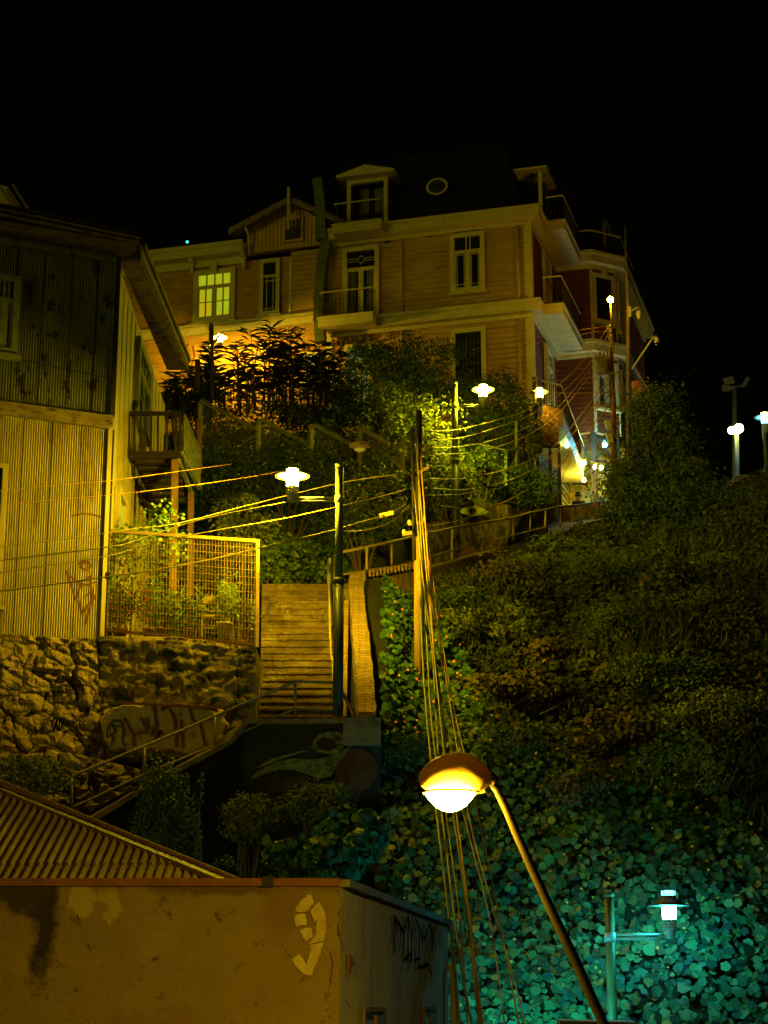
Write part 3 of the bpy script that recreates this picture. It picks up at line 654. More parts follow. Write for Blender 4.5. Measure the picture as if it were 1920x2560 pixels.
p, q = H(-.45,5.2,0), H(-1.25,5.2,0); b.bar(p+ez*(z0-.85), q+ez*(z0-.2), .1, .05); b.bar(p+ez*(z0-.2)+e2*.05, q+ez*(z0-.85)+e2*.05, .1, .05); b.bar(p+ez*(z0-.88), q+ez*(z0-.88), .12, .06); b.bar(p+ez*(z0-.15), q+ez*(z0-.15), .1, .06)
build('lattice_brace', b, M['blackwood'], hotel)
# terrace block with mosaic wall left of the porch
an = thing('terrace_annex', 'low annex with pale streaky painted wall and railed roof terrace beside the hotel porch', 'annex', H(-.6,-1.2,17))
mosm = mat('streaky_pale_mural_paint', (.36,.42,.27), (.06,.07,.04), 5, .7, .3, 20, contrast=(.42,.55), c3=(.16,.2,.2), s3=3, t3=(.5,.62), stretch=(2.2,2.2,.6))
pA = P(1342,1300,61.0); pB = P(1402,1300,63.5); 
b = MB(); zA = P(1342,1118,61).z; zB = P(1402,1180,63.5).z
b.hexa([(pA.x,pA.y,15), (pB.x,pB.y,15), (pB.x-.2,pB.y+1.2,15), (pA.x-.2,pA.y+3,15)], [(pA.x,pA.y,zA), (pB.x,pB.y,zB), (pB.x-.2,pB.y+1.2,zB), (pA.x-.2,pA.y+3,zA)]); build('mural_wall', b, mosm, an)
# terrace slab (cantilevered) with pale soffit, brown fascia, railing
s0 = P(1357,1032,61.5); s1 = P(1404,1027,62.0); s2 = H(-1.05,4.7,0); 
zs = s1.z
b = MB(); b.hexa([(s0.x,s0.y,zs-.55), (s1.x,s1.y,zs-.55), (s2.x,s2.y,zs-.55), (s0.x+.6,s2.y,zs-.55)], [(s0.x,s0.y,zs), (s1.x,s1.y,zs), (s2.x,s2.y,zs), (s0.x+.6,s2.y,zs)]); build('terrace_slab', b, M['trim'], an)
b = MB(); d = Vector((s1.x-s0.x, s1.y-s0.y, 0)).normalized(); n_ = Vector((d.y,-d.x,0))
b.hexa([Vector((s0.x,s0.y,zs-.6))+n_*.001, Vector((s1.x,s1.y,zs-.6))+n_*.001, Vector((s1.x,s1.y,zs-.6))+n_*.06, Vector((s0.x,s0.y,zs-.6))+n_*.06], [Vector((s0.x,s0.y,zs+.02))+n_*.001, Vector((s1.x,s1.y,zs+.02))+n_*.001, Vector((s1.x,s1.y,zs+.02))+n_*.06, Vector((s0.x,s0.y,zs+.02))+n_*.06]); build('terrace_fascia', b, M['oldwood'], an)
railing(an, [Vector((s0.x,s0.y,0)), Vector((s1.x,s1.y,0)), Vector((s2.x,s2.y,0))], .95, zs, name='terrace_railing')
for u, Yd in ((1379,62.0), (1402,63.3)):
    b = MB(); p = P(u, 1300, Yd-.9); t = P(u, 1030 if u<1390 else 1110, Yd-.9); b.tube([p, (p.x,p.y,t.z)], .06, 8); build('slender_column', b, M['rust'], an)
b = MB(); p = P(1362,1055,60.9); b.obox(p+Vector((.1,.2,-.3)), (.38,0,0), (0,.12,0), (0,0,.55)); build('fascia_panel', b, mat('flaking_orange_panel', (.22,.13,.045), (.05,.035,.012), 7, .8, contrast=(.45,.55)), an)
b = MB(); p = P(1392,1262,60); b.prism([P(1200,1330,56.5),P(1290,1270,58),P(1395,1238,60.5),P(1372,1300,60.3),P(1330,1345,58.5)], (0,.6,-.3)); solo('earth_bank', b, M['clay'], 'bare reddish earth bank below the streaky painted wall', 'earth bank', P(1330,1300,58.5), kind='structure')
# string lights
bulbs = [(1408,1162),(1418,1160),(1440,1164),(1461,1157),(1487,1167),(1503,1169),(1460,1200)]
labs = ['glowing bulb at the left end of the porch string, almost touching its neighbour','glowing bulb second along the porch string, close beside the end bulb','glowing bulb on the porch string before the left half of the wooden lattice','glowing bulb hanging highest, in the middle of the wooden porch lattice','glowing bulb just left of the dark porch post','glowing bulb just right of the dark porch post in the blue light','glowing bulb hanging lowest, alone below the wooden lattice']
bp_ = []
for (u, v), lb in zip(bulbs, labs):
    p = P(u, v, 68.0); bp_.append(p); t = thing('string_bulb', lb, 'light bulb', p, 'string of bulbs in the hotel porch')
    b = MB(); b.ball(p, .065, 10, 1.2); build('bulb', b, M['bulb'], t); b = MB(); b.lathe(p+ez*.07, [(.02,0),(.022,.08)], 8); build('socket', b, M['fitdark'], t)
b = MB(); order = sorted(bp_[:6], key=lambda p: p.x); b.tube([p+ez*.16 for p in order], .015, 5); b.tube([bp_[3]+ez*.16, bp_[6]+ez*.15], .012, 5)
solo('string_light_cable', b, M['cabledark'], 'thin cable carrying the glowing bulbs under the porch lattice', 'cable', bp_[0])
pc = P(1512, 1112, 68.3); t = thing('porch_lamp', 'small cyan glowing globe under the porch ceiling', 'lamp', pc); b = MB(); b.ball(pc, .09, 12); build('globe', b, emat('glowing_cyan_globe', (.02,.6,1.0), 800), t); b = MB(); b.lathe(pc+ez*.09, [(.05,0),(.06,.3)], 10); build('holder', b, M['fitdark'], t)
# far warm lamp on the soffit
pc = P(1416,1085,64.2); pc.z = zs-.62; t = thing('soffit_lamp', 'small bright lamp under the pale terrace soffit', 'lamp', pc); b = MB(); b.ball(pc, .06, 10); build('globe', b, emat('glowing_greenish_globe', (.6,1.0,.25), 350), t); b = MB(); b.lathe(pc+ez*.055, [(.03,0),(.05,.04)], 8); build('holder', b, M['fitdark'], t)
# ================================================================ LEFT HOUSE
hc = P(250, 1600, 38.0); zb0 = hc.z
lh = thing('corrugated_house', 'two storey corrugated iron house, peeling dark green above and lit cream below', 'house', hc)
C = Vector((hc.x, hc.y, 0)); dF = Vector((-.906, -.42, 0)); nF = Vector((.42, -.906, 0))
Ct = P(250, 1600, 38.0)
FP = Plane(C, nF)
def fh(u, v): p = FP.hit(u, v)-C; return p.dot(dF), p.z
W = 3.6
zband = fh(280, 1075)[1]; zband2 = fh(285, 1045)[1]; ztop = fh(295, 640)[1]
def corr(mb, org, d, n, w, z0, z1, pitch=.05, amp=.011, seg=6, seams=None):
    k = int(w/pitch*seg); rows = [[], []]
    for i in range(k+1):
        x = w*i/k; s = (seams and int(x/seams) % 2)*.006 if seams else 0
        o = amp*math.sin(2*PI*x/pitch)+s
        for r, z in ((0, z0), (1, z1)): rows[r].append(org+d*x+n*o+ez*z)
    mb.grid(rows)
b = MB(); corr(b, C, dF, nF, W, zb0-.05, zband, .052, .014, seams=.62); build('lower_wall', b, M['corr_lit'], lh, clean=False)
b = MB(); corr(b, C+nF*.02, dF, nF, W, zband2, ztop, .06, .012, seams=.8); build('upper_wall', b, M['corr_dark'], lh, clean=False)
b = MB()
for x in (.6, 1.24, 1.86, 2.5): b.bar(C+dF*x+nF*.017+ez*zb0, C+dF*x+nF*.017+ez*zband, .022, .008)
for x in (.42, .98, 1.6, 2.2): b.bar(C+dF*x+nF*.036+ez*zband2, C+dF*x+nF*.036+ez*ztop, .02, .008)
zs_ = fh(100, 895)[1]; b.bar(C+nF*.036+ez*(zs_-.25), C+dF*W+nF*.036+ez*(zs_+.0), .01, .014)
build('sheet_seam', b, M['blackwood'], lh)
# side face : direction straight away and slightly right
sdv = (P(415, 960, 47.5)-P(290, 960, 38.3)); sdv.z = 0; sdv.normalize(); nS = Vector((sdv.y, -sdv.x, 0))
SP = Plane(C, nS)
def sh(u, v): p = SP.hit(u, v)-C; return p.dot(sdv), p.z
SL = sh(414, 960)[0]
zse = [sh(305, 640)[1], sh(414, 925)[1]]
b = MB(); b.hexa([C+ez*zb0-nS*.1, C+sdv*SL+ez*zb0-nS*.1, C+sdv*SL+ez*zb0, C+ez*zb0], [C-nS*.1+ez*ztop, C+sdv*SL-nS*.1+ez*(ztop-.15), C+sdv*SL+ez*(ztop-.15), C+ez*ztop])
build('side_wall', b, M['sheet'], lh)
b = MB()
for i in range(1, 14): x = SL*i/14; b.bar(C+sdv*x+nS*.012+ez*zb0, C+sdv*x+nS*.012+ez*(ztop-.2), .035, .02, up=nS)
build('cover_strip', b, M['sheet'], lh)
b = MB(); b.hexa([C-nF*.03+ez*zb0, C+dF*W-nF*.03+ez*zb0, C+dF*W+sdv*8+ez*zb0, C+sdv*8-nS*.12+ez*zb0], [C-nF*.03+ez*(ztop), C+dF*W-nF*.03+ez*(ztop), C+dF*W+sdv*8+ez*(ztop), C+sdv*8-nS*.12+ez*ztop]); build('house_core', b, M['blackwood'], lh)
# band, corner board
b = MB(); z0, z1 = zband, zband2
b.hexa([C-sdv*.05+ez*z0, C+dF*W+ez*z0, C+dF*W+nF*.1+ez*z0, C+nF*.1-sdv*.0+nS*.06+ez*z0], [C+ez*z1, C+dF*W+ez*z1, C+dF*W+nF*.13+ez*z1, C+nF*.13+nS*.06+ez*z1]); build('storey_band', b, M['oldwood'], lh)
b = MB(); b.bar(C+nS*.025+nF*.03+ez*zb0, C+nS*.025+nF*.03+ez*z0, .09, .06, up=nF); build('corner_board', b, M['corr_lit'], lh)
b = MB(); b.bar(C+nS*.05+nF*.05+ez*z1, C+nS*.05+nF*.05+ez*(ztop-.05), .1, .08, up=nF); build('corner_board', b, M['blackwood'], lh)
p0 = P(288, 1060, 37.6); p1 = P(252, 1600, 37.6)
b = MB(); b.tube([C+nS*.09-nF*.02+ez*zband, C+nS*.09-nF*.02+ez*zb0], .045, 8); build('downpipe', b, M['blackwood'], lh)
b = MB(); b.obox(C+nS*.05+ez*P(258,1335,38).z, (.045,0,0),(0,.03,0),(0,0,.28)); b.obox(C+nS*.06+ez*P(252,1440,38).z, (.10,0,0),(0,.05,0),(0,0,.07)); build('cable_bracket', b, M['blackwood'], lh)
# roof eave
b = MB(); zt = ztop
def slab(mb, x0, x1, o0, o1, za, zb_, lift0=0, lift1=0):
    mb.hexa([C+dF*x0+nF*o0+ez*(za+lift0), C+dF*x1+nF*o0+ez*(za+lift1), C+dF*x1+nF*o1+ez*(za+lift1), C+dF*x0+nF*o1+ez*(za+lift0)], [C+dF*x0+nF*o0+ez*(zb_+lift0), C+dF*x1+nF*o0+ez*(zb_+lift1), C+dF*x1+nF*o1+ez*(zb_+lift1), C+dF*x0+nF*o1+ez*(zb_+lift0)])
slab(b, 0, W, .0, .07, zt-.2, zt+.02); build('frieze_board', b, M['corr_dark'], lh)
b = MB(); slab(b, -.35, W, -.2, .32, zt+.021, zt+.12); slab(b, -.35, W, .321, .36, zt+.0, zt+.2); slab(b, -.4, W, .05, .42, zt+.28, zt+.34, -.08, .02); slab(b, -.42, W, .2, .46, zt+.4, zt+.44, -.1, .03)
build('eave_boards', b, M['oldwood'], lh)
b = MB(); slab(b, -.38, W, -6, .44, zt+.48, zt+.56, -.1, .03); build('roof', b, M['blackwood'], lh)
# side roof: soffit plank, fascia
pa, pb = P(316,655,38.2), P(452,930,46.5); pc, pd = P(303,660,38.3), P(418,925,46.5)
b = MB(); b.hexa([pd, pc, P(352,650,38.3), P(470,925,46.5)], [q+ez*.06 for q in (pd, pc, P(352,650,38.3), P(470,925,46.5))]); build('side_soffit', b, M['oldwood'], lh)
b = MB(); b.bar(P(352,628,38.2)+ez*.0, P(470,910,46.5), .06, .26); b.bar(P(362,616,38.25), P(475,900,46.5), .05, .12); build('side_fascia', b, M['oldwood'], lh)
b = MB(); b.hexa([P(300,612,38.1), P(352,612,38.1), P(352,652,38.1), P(300,652,38.1)], [q+Vector((0,.25,0)) for q in (P(300,612,38.1), P(352,612,38.1), P(352,652,38.1), P(300,652,38.1))]); build('eave_return', b, M['oldwood'], lh)
# windows
AFh = lambda x, d, z: C+dF*x+nF*(d+.045)+ez*z
x1_, z1_ = fh(-30, 685); x0_, z0_ = fh(38, 895)
window(lh, AFh, x0_, x1_, z0_, z1_, t=.14, style='many', trim=M['greenwood'])
x0_, z1_ = fh(15, 1165); _, z0_ = fh(5, 1560)
window(lh, AFh, x0_, x0_+.9, zb0+.5, z1_, t=.1, style='many', trim=M['corr_lit'])
ASh = lambda x, d, z: C+sdv*x+nS*(d+.01)+ez*z
x0_, z1_ = sh(338, 840); x1_, _ = sh(369, 900)
window(lh, ASh, x0_, x1_, sh(338,1000)[1]-.55, z1_, t=.22, style='many', trim=M['greenwood'], sill=False)
x0_, z1_ = sh(286, 1215); x1_, _ = sh(306, 1250)
window(lh, ASh, x0_, x1_, sh(286,1340)[1], z1_, t=.14, style='x', trim=M['corr_lit'], glass=emat('lit_side_pane', (.28,.42,.01), .7, (.1,.1,.1)))
# little gable dormer on its roof
b = MB(); D0 = Vector((P(85,545,38.5).x, 38.6, 0)); zr = ztop+.55
tri = [P(-60,545,39), P(62,545,39), P(20,468,39), P(-60,440,39)]
b.prism(tri, (0,1.0,0)); dg = build('roof_gable', b, M['corr_lit'], lh)
b = MB(); b.bar(P(-2,462,38.8), P(48,543,38.8), .12, .06); b.bar(P(18,470,38.7), P(66,543,38.7), .05, .06); b.bar(P(32,462,38.6), P(84,545,38.6), .09, .06); build('gable_barge_board', b, M['oldwood'], dg)
# graffiti on corrugated wall
g = MB(); FP2 = Plane(C+nF*.018, nF)
for s in ([(166,1428),(190,1500),(204,1455),(226,1440),(232,1500),(213,1560),(232,1500)], [(196,1410),(216,1398),(228,1415),(214,1425),(200,1418),(206,1405),(220,1408)], [(180,1290),(205,1284),(230,1286),(252,1292)], [(176,1440),(196,1458),(222,1462),(240,1455)], [(214,1490),(230,1478),(238,1495),(222,1510),(206,1535),(196,1500)]): stroke(g, FP2, s, .035, 0)
build('graffiti', g, M['spraybrown'], lh)
# ================================================================ BALCONY AND OUTSIDE STAIR
bl = thing('wooden_balcony', 'dark rickety timber balcony with outside stair on tall brown posts', 'balcony', P(430,1150,42))
Yb = 41.0
b = MB(); z_d = P(400,1128,Yb).z
pts = [P(318,1130,Yb), P(458,1128,Yb), P(478,1128,44.2), P(398,1130,44.2)]
b.hexa([Vector((p.x,p.y,z_d-.14)) for p in pts], [Vector((p.x,p.y,z_d)) for p in pts]); build('deck', b, M['blackwood'], bl)
b = MB(); b.bar(P(318,1034,Yb), P(452,1034,Yb), .1, .08)
for u in (323, 336, 352, 362, 378, 395, 417, 440, 452): b.bar(P(u,1034,Yb), P(u-1,1128,Yb), .06 if u not in (378,) else .09, .05)
b.bar(P(360,1050,Yb+.1), P(376,1126,Yb+.1), .12, .04)
build('balustrade', b, M['blackwood'], bl)
b = MB(); b.bar(P(461,1038,Yb), P(500,1130,44), .05, .05)
for k in range(11): f = k/10; b.bar(P(461+39*f,1040+88*f,Yb+3*f), P(461+39*f,1128+90*f,Yb+3*f), .03)
build('stair_balustrade', b, M['greenwood'], bl)
b = MB(); b.bar(P(453,1133,Yb), P(500,1220,44), .09, .12); b.bar(P(447,1150,Yb+.1), P(480,1235,44), .07, .14); build('stringer', b, M['greenwood'], bl)
for k in range(8):
    f = k/7; b = MB(); v = 1140+k*16; b.obox(P(390+5*k,v,Yb+.1+.22*k), ((.55-.03*k),0,0), (0,.12,0), (0,0,.03)); build('stair_tread', b, M['blackwood'], bl)
b = MB(); b.hexa([P(335,1150,41.6),P(440,1150,41.6),P(440,1300,44.5),P(392,1300,44.5)], [q+Vector((0,.05,0)) for q in (P(335,1150,41.6),P(440,1150,41.6),P(440,1300,44.5),P(392,1300,44.5))]); build('underside_boards', b, M['blackwood'], bl)
for (u, v0, u1, v1, Y, w) in ((438,1150,433,1520,Yb,.15), (478,1232,474,1525,43,.14), (498,1050,500,1180,44.5,.1)):
    b = MB(); b.bar(P(u,v0,Y), P(u1,v1,Y), w, w); build('post', b, M['brownwood'], bl)
b = MB(); b.bar(P(300,1160,41), P(395,1290,45.5), .12, .2); b.bar(P(308,1155,41), P(402,1300,45.6), .05, .05); solo('lean_to_fascia', b, M['oldwood'], 'sloping weathered board of the lean-to roof below the balcony', 'roof board', P(300,1160,41))
# ================================================================ WIRE PANEL FENCE
Yf = 38.2; fl = [P(268,1327,Yf+.3), P(645,1353,Yf), P(643,1612,Yf), P(264,1575,Yf+.3)]
mf = thing('wire_mesh_fence', 'cream framed wire mesh panel in front of the potted plants', 'fence', fl[3])
b = MB(); b.bar(fl[0], fl[1], .07, .07); build('top_rail', b, M['mesh'], mf)
b = MB(); b.bar(fl[3], fl[2], .07, .06); build('bottom_rail', b, M['rust'], mf)
b = MB(); b.bar(fl[1]+ez*.03, fl[2]-ez*.05, .08, .07); build('end_post', b, M['mesh'], mf)
b = MB(); b.bar(fl[0], fl[3], .07, .07); build('end_post', b, M['mesh'], mf)
b = MB(); n = 50
for i in range(1, n): f = i/n; b.bar(fl[0].lerp(fl[1], f), fl[3].lerp(fl[2], f), .0075)
for i in range(1, 14): f = i/14; b.bar(fl[0].lerp(fl[3], f)-Vector((0,.012,0)), fl[1].lerp(fl[2], f)-Vector((0,.012,0)), .0075)
build('wire_mesh', b, M['mesh'], mf)
# pots & plants
zy = P(450,1588,38.5).z-.03
def potplant(label, u, v, Y, pr, ph, pm, hgt, wid, nl, ls, lm, flowers=0, shape='wide', name='potted_plant', bucket=False):
    Y += .55; p = P(u, v, Y); p.z = zy; t = thing(name, label, 'potted plant', p, 'potted plants on the stone wall')
    b = MB(); b.lathe(p, [(pr*.72,0),(pr*.95,ph*.85),(pr*1.05,ph*.86),(pr*1.05,ph),(pr*.9,ph),(pr*.85,ph*.9)], 16); build('pot', b, pm, t)
    b = MB(); tips = []
    for k in range(9):
        a = random.uniform(0, 2*PI); q = p+Vector((math.cos(a)*wid*random.uniform(.2,.9), math.sin(a)*wid*.5, ph+hgt*random.uniform(.45,1)))
        m = p.lerp(q, .5)+Vector((random.uniform(-.06,.06),0,.08)); b.tube([p+ez*ph*.9, m, q], [.012,.009,.005], 5); tips += [q, m, m.lerp(q,.5)]
    build('stems', b, M['stem'], t)
    cs = np.array([tips[i] for i in rng.integers(0, len(tips), nl)]); pts = cs+rng.normal(0, 1, (nl,3))*np.array([wid*.22, wid*.18, hgt*.13])
    pts[:,2] = np.maximum(pts[:,2], zy+.02)
    leafmesh('foliage', [leaves(pts, np.tile([0,-.7,.6],(nl,1)), rng.uniform(.6,1.2,nl)*ls, shape)], lm, t)
    if flowers:
        i = rng.integers(0, nl, flowers); q = pts[i]+np.array([0,-.1,.03]); leafmesh('flowers', [leaves(q, np.tile([0,-1,.3],(flowers,1)), rng.uniform(.02,.035,flowers), 'petal', jitter=.3)]*1, M['redflower'], t)['kind'] = 'stuff'
potplant('dense red-flowered geranium beside the corrugated wall behind the mesh', 300, 1580, 38.3, .16, .25, M['clay'], .95, .45, 900, .035, M['bushB'], 26)
potplant('red-flowered geranium in a terracotta pot, second plant behind the mesh', 372, 1585, 38.2, .14, .22, M['clay'], .9, .35, 520, .035, M['bushA'], 22)
potplant('bushy green plant in a ribbed clay pot near the middle of the mesh panel', 408, 1590, 38.2, .16, .22, M['clay'], 1.0, .38, 600, .04, M['bushC'])
potplant('strappy long-leaved plant left of the old chair behind the mesh', 470, 1592, 38.1, .12, .2, M['clay'], .7, .4, 160, .22, M['bushC'], shape='long')
potplant('pale green plant in a big white bucket behind the mesh', 560, 1600, 38.1, .17, .33, M['bucket'], .95, .36, 800, .035, M['bushC'])
potplant('trailing plant in a small clay pot beside the end post of the mesh', 612, 1600, 38.2, .1, .18, M['clay'], .65, .3, 500, .03, M['bushA'])
# climbing vine
p = P(300,1560,39.1); p.z = zy; vt = thing('climbing_vine', 'leafy vine climbing over the top of the mesh panel beside the house', 'vine', p)
b = MB(); tip = []
for pts in ([(285,1560),(300,1480),(330,1420),(345,1360),(400,1300),(420,1285)], [(300,1560),(290,1450),(310,1380),(350,1340),(380,1310)], [(285,1560),(330,1500),(380,1410),(430,1390),(445,1360)], [(285,1550),(286,1400),(300,1340)]):
    q = [P(u, v, 38.9) for u, v in pts]; b.tube(q, .012, 5); tip += q[1:]*1
build('stems', b, M['stem'], vt)
n = 900; cs = np.array([tip[i] for i in rng.integers(0, len(tip), n)]); pts = cs+rng.normal(0,1,(n,3))*np.array([.16,.12,.16])
leafmesh('foliage', [leaves(pts, np.tile([0,-.8,.5],(n,1)), rng.uniform(.03,.06,n), 'wide')], M['bushC'], vt)
# old chair
pc = P(530,1590,38.8); pc.z = zy; ch = thing('old_chair', 'worn wooden chair with slatted back among the potted plants', 'chair', pc)
for nm, (x0,y0,z0,x1,y1,z1) in (('leg',(-.22,-.2,0,-.18,-.16,.45)),('leg',(.18,-.2,0,.22,-.16,.45)),('leg',(-.22,.16,0,-.18,.2,1.0)),('leg',(.18,.16,0,.22,.2,1.0)),('seat',(-.24,-.22,.451,.24,.158,.5)),('back_slat',(-.179,.165,.8,.179,.19,.98)),('back_slat',(-.179,.165,.6,.179,.19,.66)),('stretcher',(-.179,-.19,.2,.179,-.17,.23))):
    b = MB(); b.box(x0,y0,z0,x1,y1,z1); o = build(nm, b, M['mesh'], None, (0,0,0)); o.parent = ch
bx = P(490,1530,39.4); bx.z = zy
b = MB(); b.box(bx.x-.22,bx.y,zy,bx.x+.2,bx.y+.3,zy+.5); b.box(bx.x-.25,bx.y-.03,zy+.501,bx.x+.23,bx.y+.33,zy+.56); b.box(bx.x-.2,bx.y+.05,zy+.561,bx.x+.18,bx.y+.28,zy+.85); b.box(bx.x-.24,bx.y,zy+.851,bx.x+.22,bx.y+.32,zy+.9)
solo('wooden_crate', b, M['oldwood'], 'old wooden crate standing behind the plants left of the chair', 'crate', (bx.x,bx.y,zy))
# ================================================================ STONE WALL
def rough_wall(name, edge_top, edge_bot, m, label, nu=150, nv=70, amp=.16, sc_=1.1, fine=.04, seed=0, cat='wall', thick=.6):
    # edge lists of world points, same length ; interpolate
    def samp(E_, f):
        x = f*(len(E_)-1); i = min(int(x), len(E_)-2); return E_[i].lerp(E_[i+1], x-i)
    rows = []
    for j in range(nv+1):
        g = j/nv; row = []
        for i in range(nu+1):
            f = i/nu; p = samp(edge_bot, f).lerp(samp(edge_top, f), g)
            q = Vector((p.x*sc_, p.y*sc_+seed, p.z*sc_*1.35)); w = noise.noise_vector(q*1.3)*.22
            d = noise.voronoi(q+w)[0]; e = d[1]-d[0]
            o = amp*(min(e, .17)/.17)**.45+fine*1.4*noise.fractal(q*4, .8, 2.1, 5)+.10*noise.noise(q*.5)+.05*noise.cell(q*1.0+w)
            if g > .97: o -= .05+.1*noise.noise(q*3)
            row.append(p+Vector((.15,-1,0))*o)
        rows.append(row)
    back = [p+Vector((0,thick,-.02)) for p in rows[-1]]; rows.append(back); rows.append([Vector((p.x,p.y,rows[0][i].z)) for i, p in enumerate(back)])
    b = MB(); b.grid(rows); return solo(name, b, m, label, cat, edge_bot[len(edge_bot)//2], clean=False)
zt1 = P(240,1605,37.4).z
T_ = [P(-90,1580,35.9), P(90,1592,36.9), P(240,1600,37.4)]; B_ = [P(-90,1960,35.0), P(90,1925,36.2), P(262,1900,36.9)]
rough_wall('stone_wall', T_, B_, M['stone'], 'rubble stone retaining wall of big blocks under the corrugated house', amp=.15, sc_=1.0)
T_ = [P(240,1590,37.35), P(440,1592,37.3), P(560,1606,37.25), P(640,1618,37.25)]; B_ = [P(262,1900,36.95), P(440,1880,36.95), P(560,1850,36.95), P(640,1800,37.0)]
pw = rough_wall('plastered_wall', T_, B_, M['plaster_dirty'], 'mossy peeling plaster wall with graffiti under the wire mesh panel', amp=.035, sc_=1.0, fine=.04, seed=5)
b = MB(); e = [P(640,1618,37.3), P(640,1800,37.05)]; b.hexa([(e[1].x-.3,37.0,4),(e[1].x-.0,37.2,4),(e[1].x+.0,43,4),(e[1].x-.3,43,4)],[(e[0].x-.3,37.3,e[0].z),(e[0].x,37.35,e[0].z),(e[0].x,43,e[0].z),(e[0].x-.3,43,e[0].z)]); build('wall_return', b, M['plaster_dirty'], pw)
# plaster panel carrying the tag
PP = Plane(P(420,1800,36.75), (.1,-1,.06))
out = [(262,1762),(300,1755),(440,1762),(535,1770),(570,1800),(560,1850),(500,1868),(440,1875),(380,1868),(290,1882),(255,1870),(240,1840)]
b = MB(); rows = []
for j in range(41):
    row = []
    for i in range(91):
        u = 246+i*3.7; v = 1750+j*3.4; x = (u-412)/158; y = (v-1818)/60; d = abs(x)**3.2+abs(y)**3.2; q = PP.hit(u, v)
        d += .55*noise.noise(q*2.2)+.35*noise.noise(q*6); push = min(max((d-.85)*1.6, 0), .9)
        row.append(q+Vector((0, push*.5-.012*noise.fractal(q*7, .8, 2, 4)-.015*noise.noise(q*1.5), 0)))
    rows.append(row)
b.grid(rows); tp = build('plaster_patch', b, M['cream_plaster'], pw, clean=False)
g = MB(); 
for s in ([(267,1843),(270,1818),(284,1800),(300,1802),(309,1822),(305,1850),(310,1866)], [(267,1843),(280,1838),(288,1825),(280,1812),(300,1818)], [(283,1842),(276,1866)]): stroke(g, PP, s, .035, .035)
build('graffiti', g, M['spraygreen'], tp)
g = MB()
for s in ([(310,1795),(332,1836),(368,1828),(352,1795)], [(332,1836),(332,1864)], [(368,1828),(366,1795)], [(385,1768),(392,1830),(386,1852)], [(424,1772),(436,1800),(440,1868)], [(452,1800),(456,1870)], [(472,1768),(482,1800),(500,1810),(512,1862)], [(436,1835),(452,1832)], [(402,1765),(440,1764),(500,1768),(540,1775)]): stroke(g, PP, s, .045, .035)
build('graffiti', g, M['spraybrown'], tp)
b = MB()
for i in range(10):
    u0 = 300+i*26; b.bar(PP.hit(u0,1757+1.2*i,.03), PP.hit(u0+27,1758.2+1.2*i,.03), .07, .05)
build('ledge_strip', b, M['clay'], pw)
g = MB(); PS = Plane(P(150,1810,36.25), (.3,-1,0))
for s in ([(126,1800),(135,1828),(142,1800)], [(142,1800),(143,1825)], [(150,1798),(146,1828)], [(160,1800),(150,1826)], [(128,1806),(138,1795),(160,1798)]): stroke(g, PS, s, .03)
tagp(build('graffiti', g, M['spray'], None, P(145,1815,36.2)), 'small dark scribbled tag on the big pale stone', 'graffiti')
T_ = [P(-60,1895,34.3), P(80,1884,34.9), P(180,1885,35.3), P(350,1925,36.1)]; B_ = [P(-60,2060,33.9), P(80,2060,34.4), P(200,2040,34.9), P(350,1965,35.6)]
rough_wall('stone_kerb', T_, B_, M['stone'], 'low wall of rounded stones beside the descending walkway', nu=90, nv=30, amp=.2, sc_=1.4, seed=9, thick=1.2)
# ================================================================ STAIRS
ZS = 5.75; xl = P(640,1790,37.6).x+.02
st = MB(); n = 21
for k in range(n):
    y0 = 38.0+k*.26; z0 = ZS+.2*k; xr = np.interp(k, [0,n], [P(845,1700,38).x, P(838,1480,43.5).x]); xL = np.interp(k, [0,10,n], [xl, P(652,1600,40.5).x, P(655,1470,43.5).x])
    rows = []
    j = .012*math.sin(k*1.7)
    nn_ = 26; r0 = []; r0b = []; r1 = []; r1b = []; r2 = []; r3 = []
    for i in range(nn_+1):
        f = i/nn_; x = xL+(xr-xL)*f; w1 = noise.noise(Vector((x*2.2, k*3.1, 0))); w2 = noise.noise(Vector((x*6, k*1.7, 5)))
        w3 = noise.noise(Vector((x*14, k*2.3, 9))); ze = z0+.2+.008*w1-.028*max(w2-.15,0)-.008*w3; ye = y0+.02*max(w2,0)+.010*w1+.010*w3
        r0.append((x,ye+.024,z0-.02)); r0b.append((x,ye+.024,ze-.05)); r1.append((x,ye,ze-.05)); r1b.append((x,ye,ze-.01)); r2.append((x,ye+.025,ze)); r3.append((x,y0+.34,z0+.2))
    st.grid([r0,r0b,r1,r1b,r2,r3], smooth=False)
st.hexa([(xl+.03,38.35,3.5),(P(845,1700,38).x,38.35,3.5),(P(838,1480,43.5).x,43.9,3.5),(P(655,1470,43.5).x,43.9,3.5)], [(xl+.03,38.35,ZS+.0),(P(845,1700,38).x,38.35,ZS+.0),(P(838,1480,43.5).x,43.9,ZS+4.15),(P(655,1470,43.5).x,43.9,ZS+4.15)])
stair = solo('stone_staircase', st, M['steps'], 'worn concrete staircase climbing between the plaster wall and the brick parapet', 'staircase', (-2.2,38,ZS))
def on_riser(k, u, v): y = 38+k*.26+.012*math.sin(k*1.7)-.036; return P(u, v, y)
for s, k, u, v, sz, mm in (('GO', 17, 690, 1537, .26, 'spraywhite'), ('UP', 16, 705, 1553, .2, 'spraywhite'), ('C', 17, 669, 1538, .2, 'spray')):
    p = on_riser(k, u, v); p.z = ZS+.2*k+.02; build('graffiti', text_mb(s, p, (1,.0,.06), (-.06,0,1), .16), mat('worn_cream_paint', (.34,.27,.12), (.15,.1,.04), 16, contrast=(.45,.55)) if mm != 'spray' else M['spray'], stair)
g = MB(); PL = Plane(on_riser(17,750,1530), (0,-1,0))
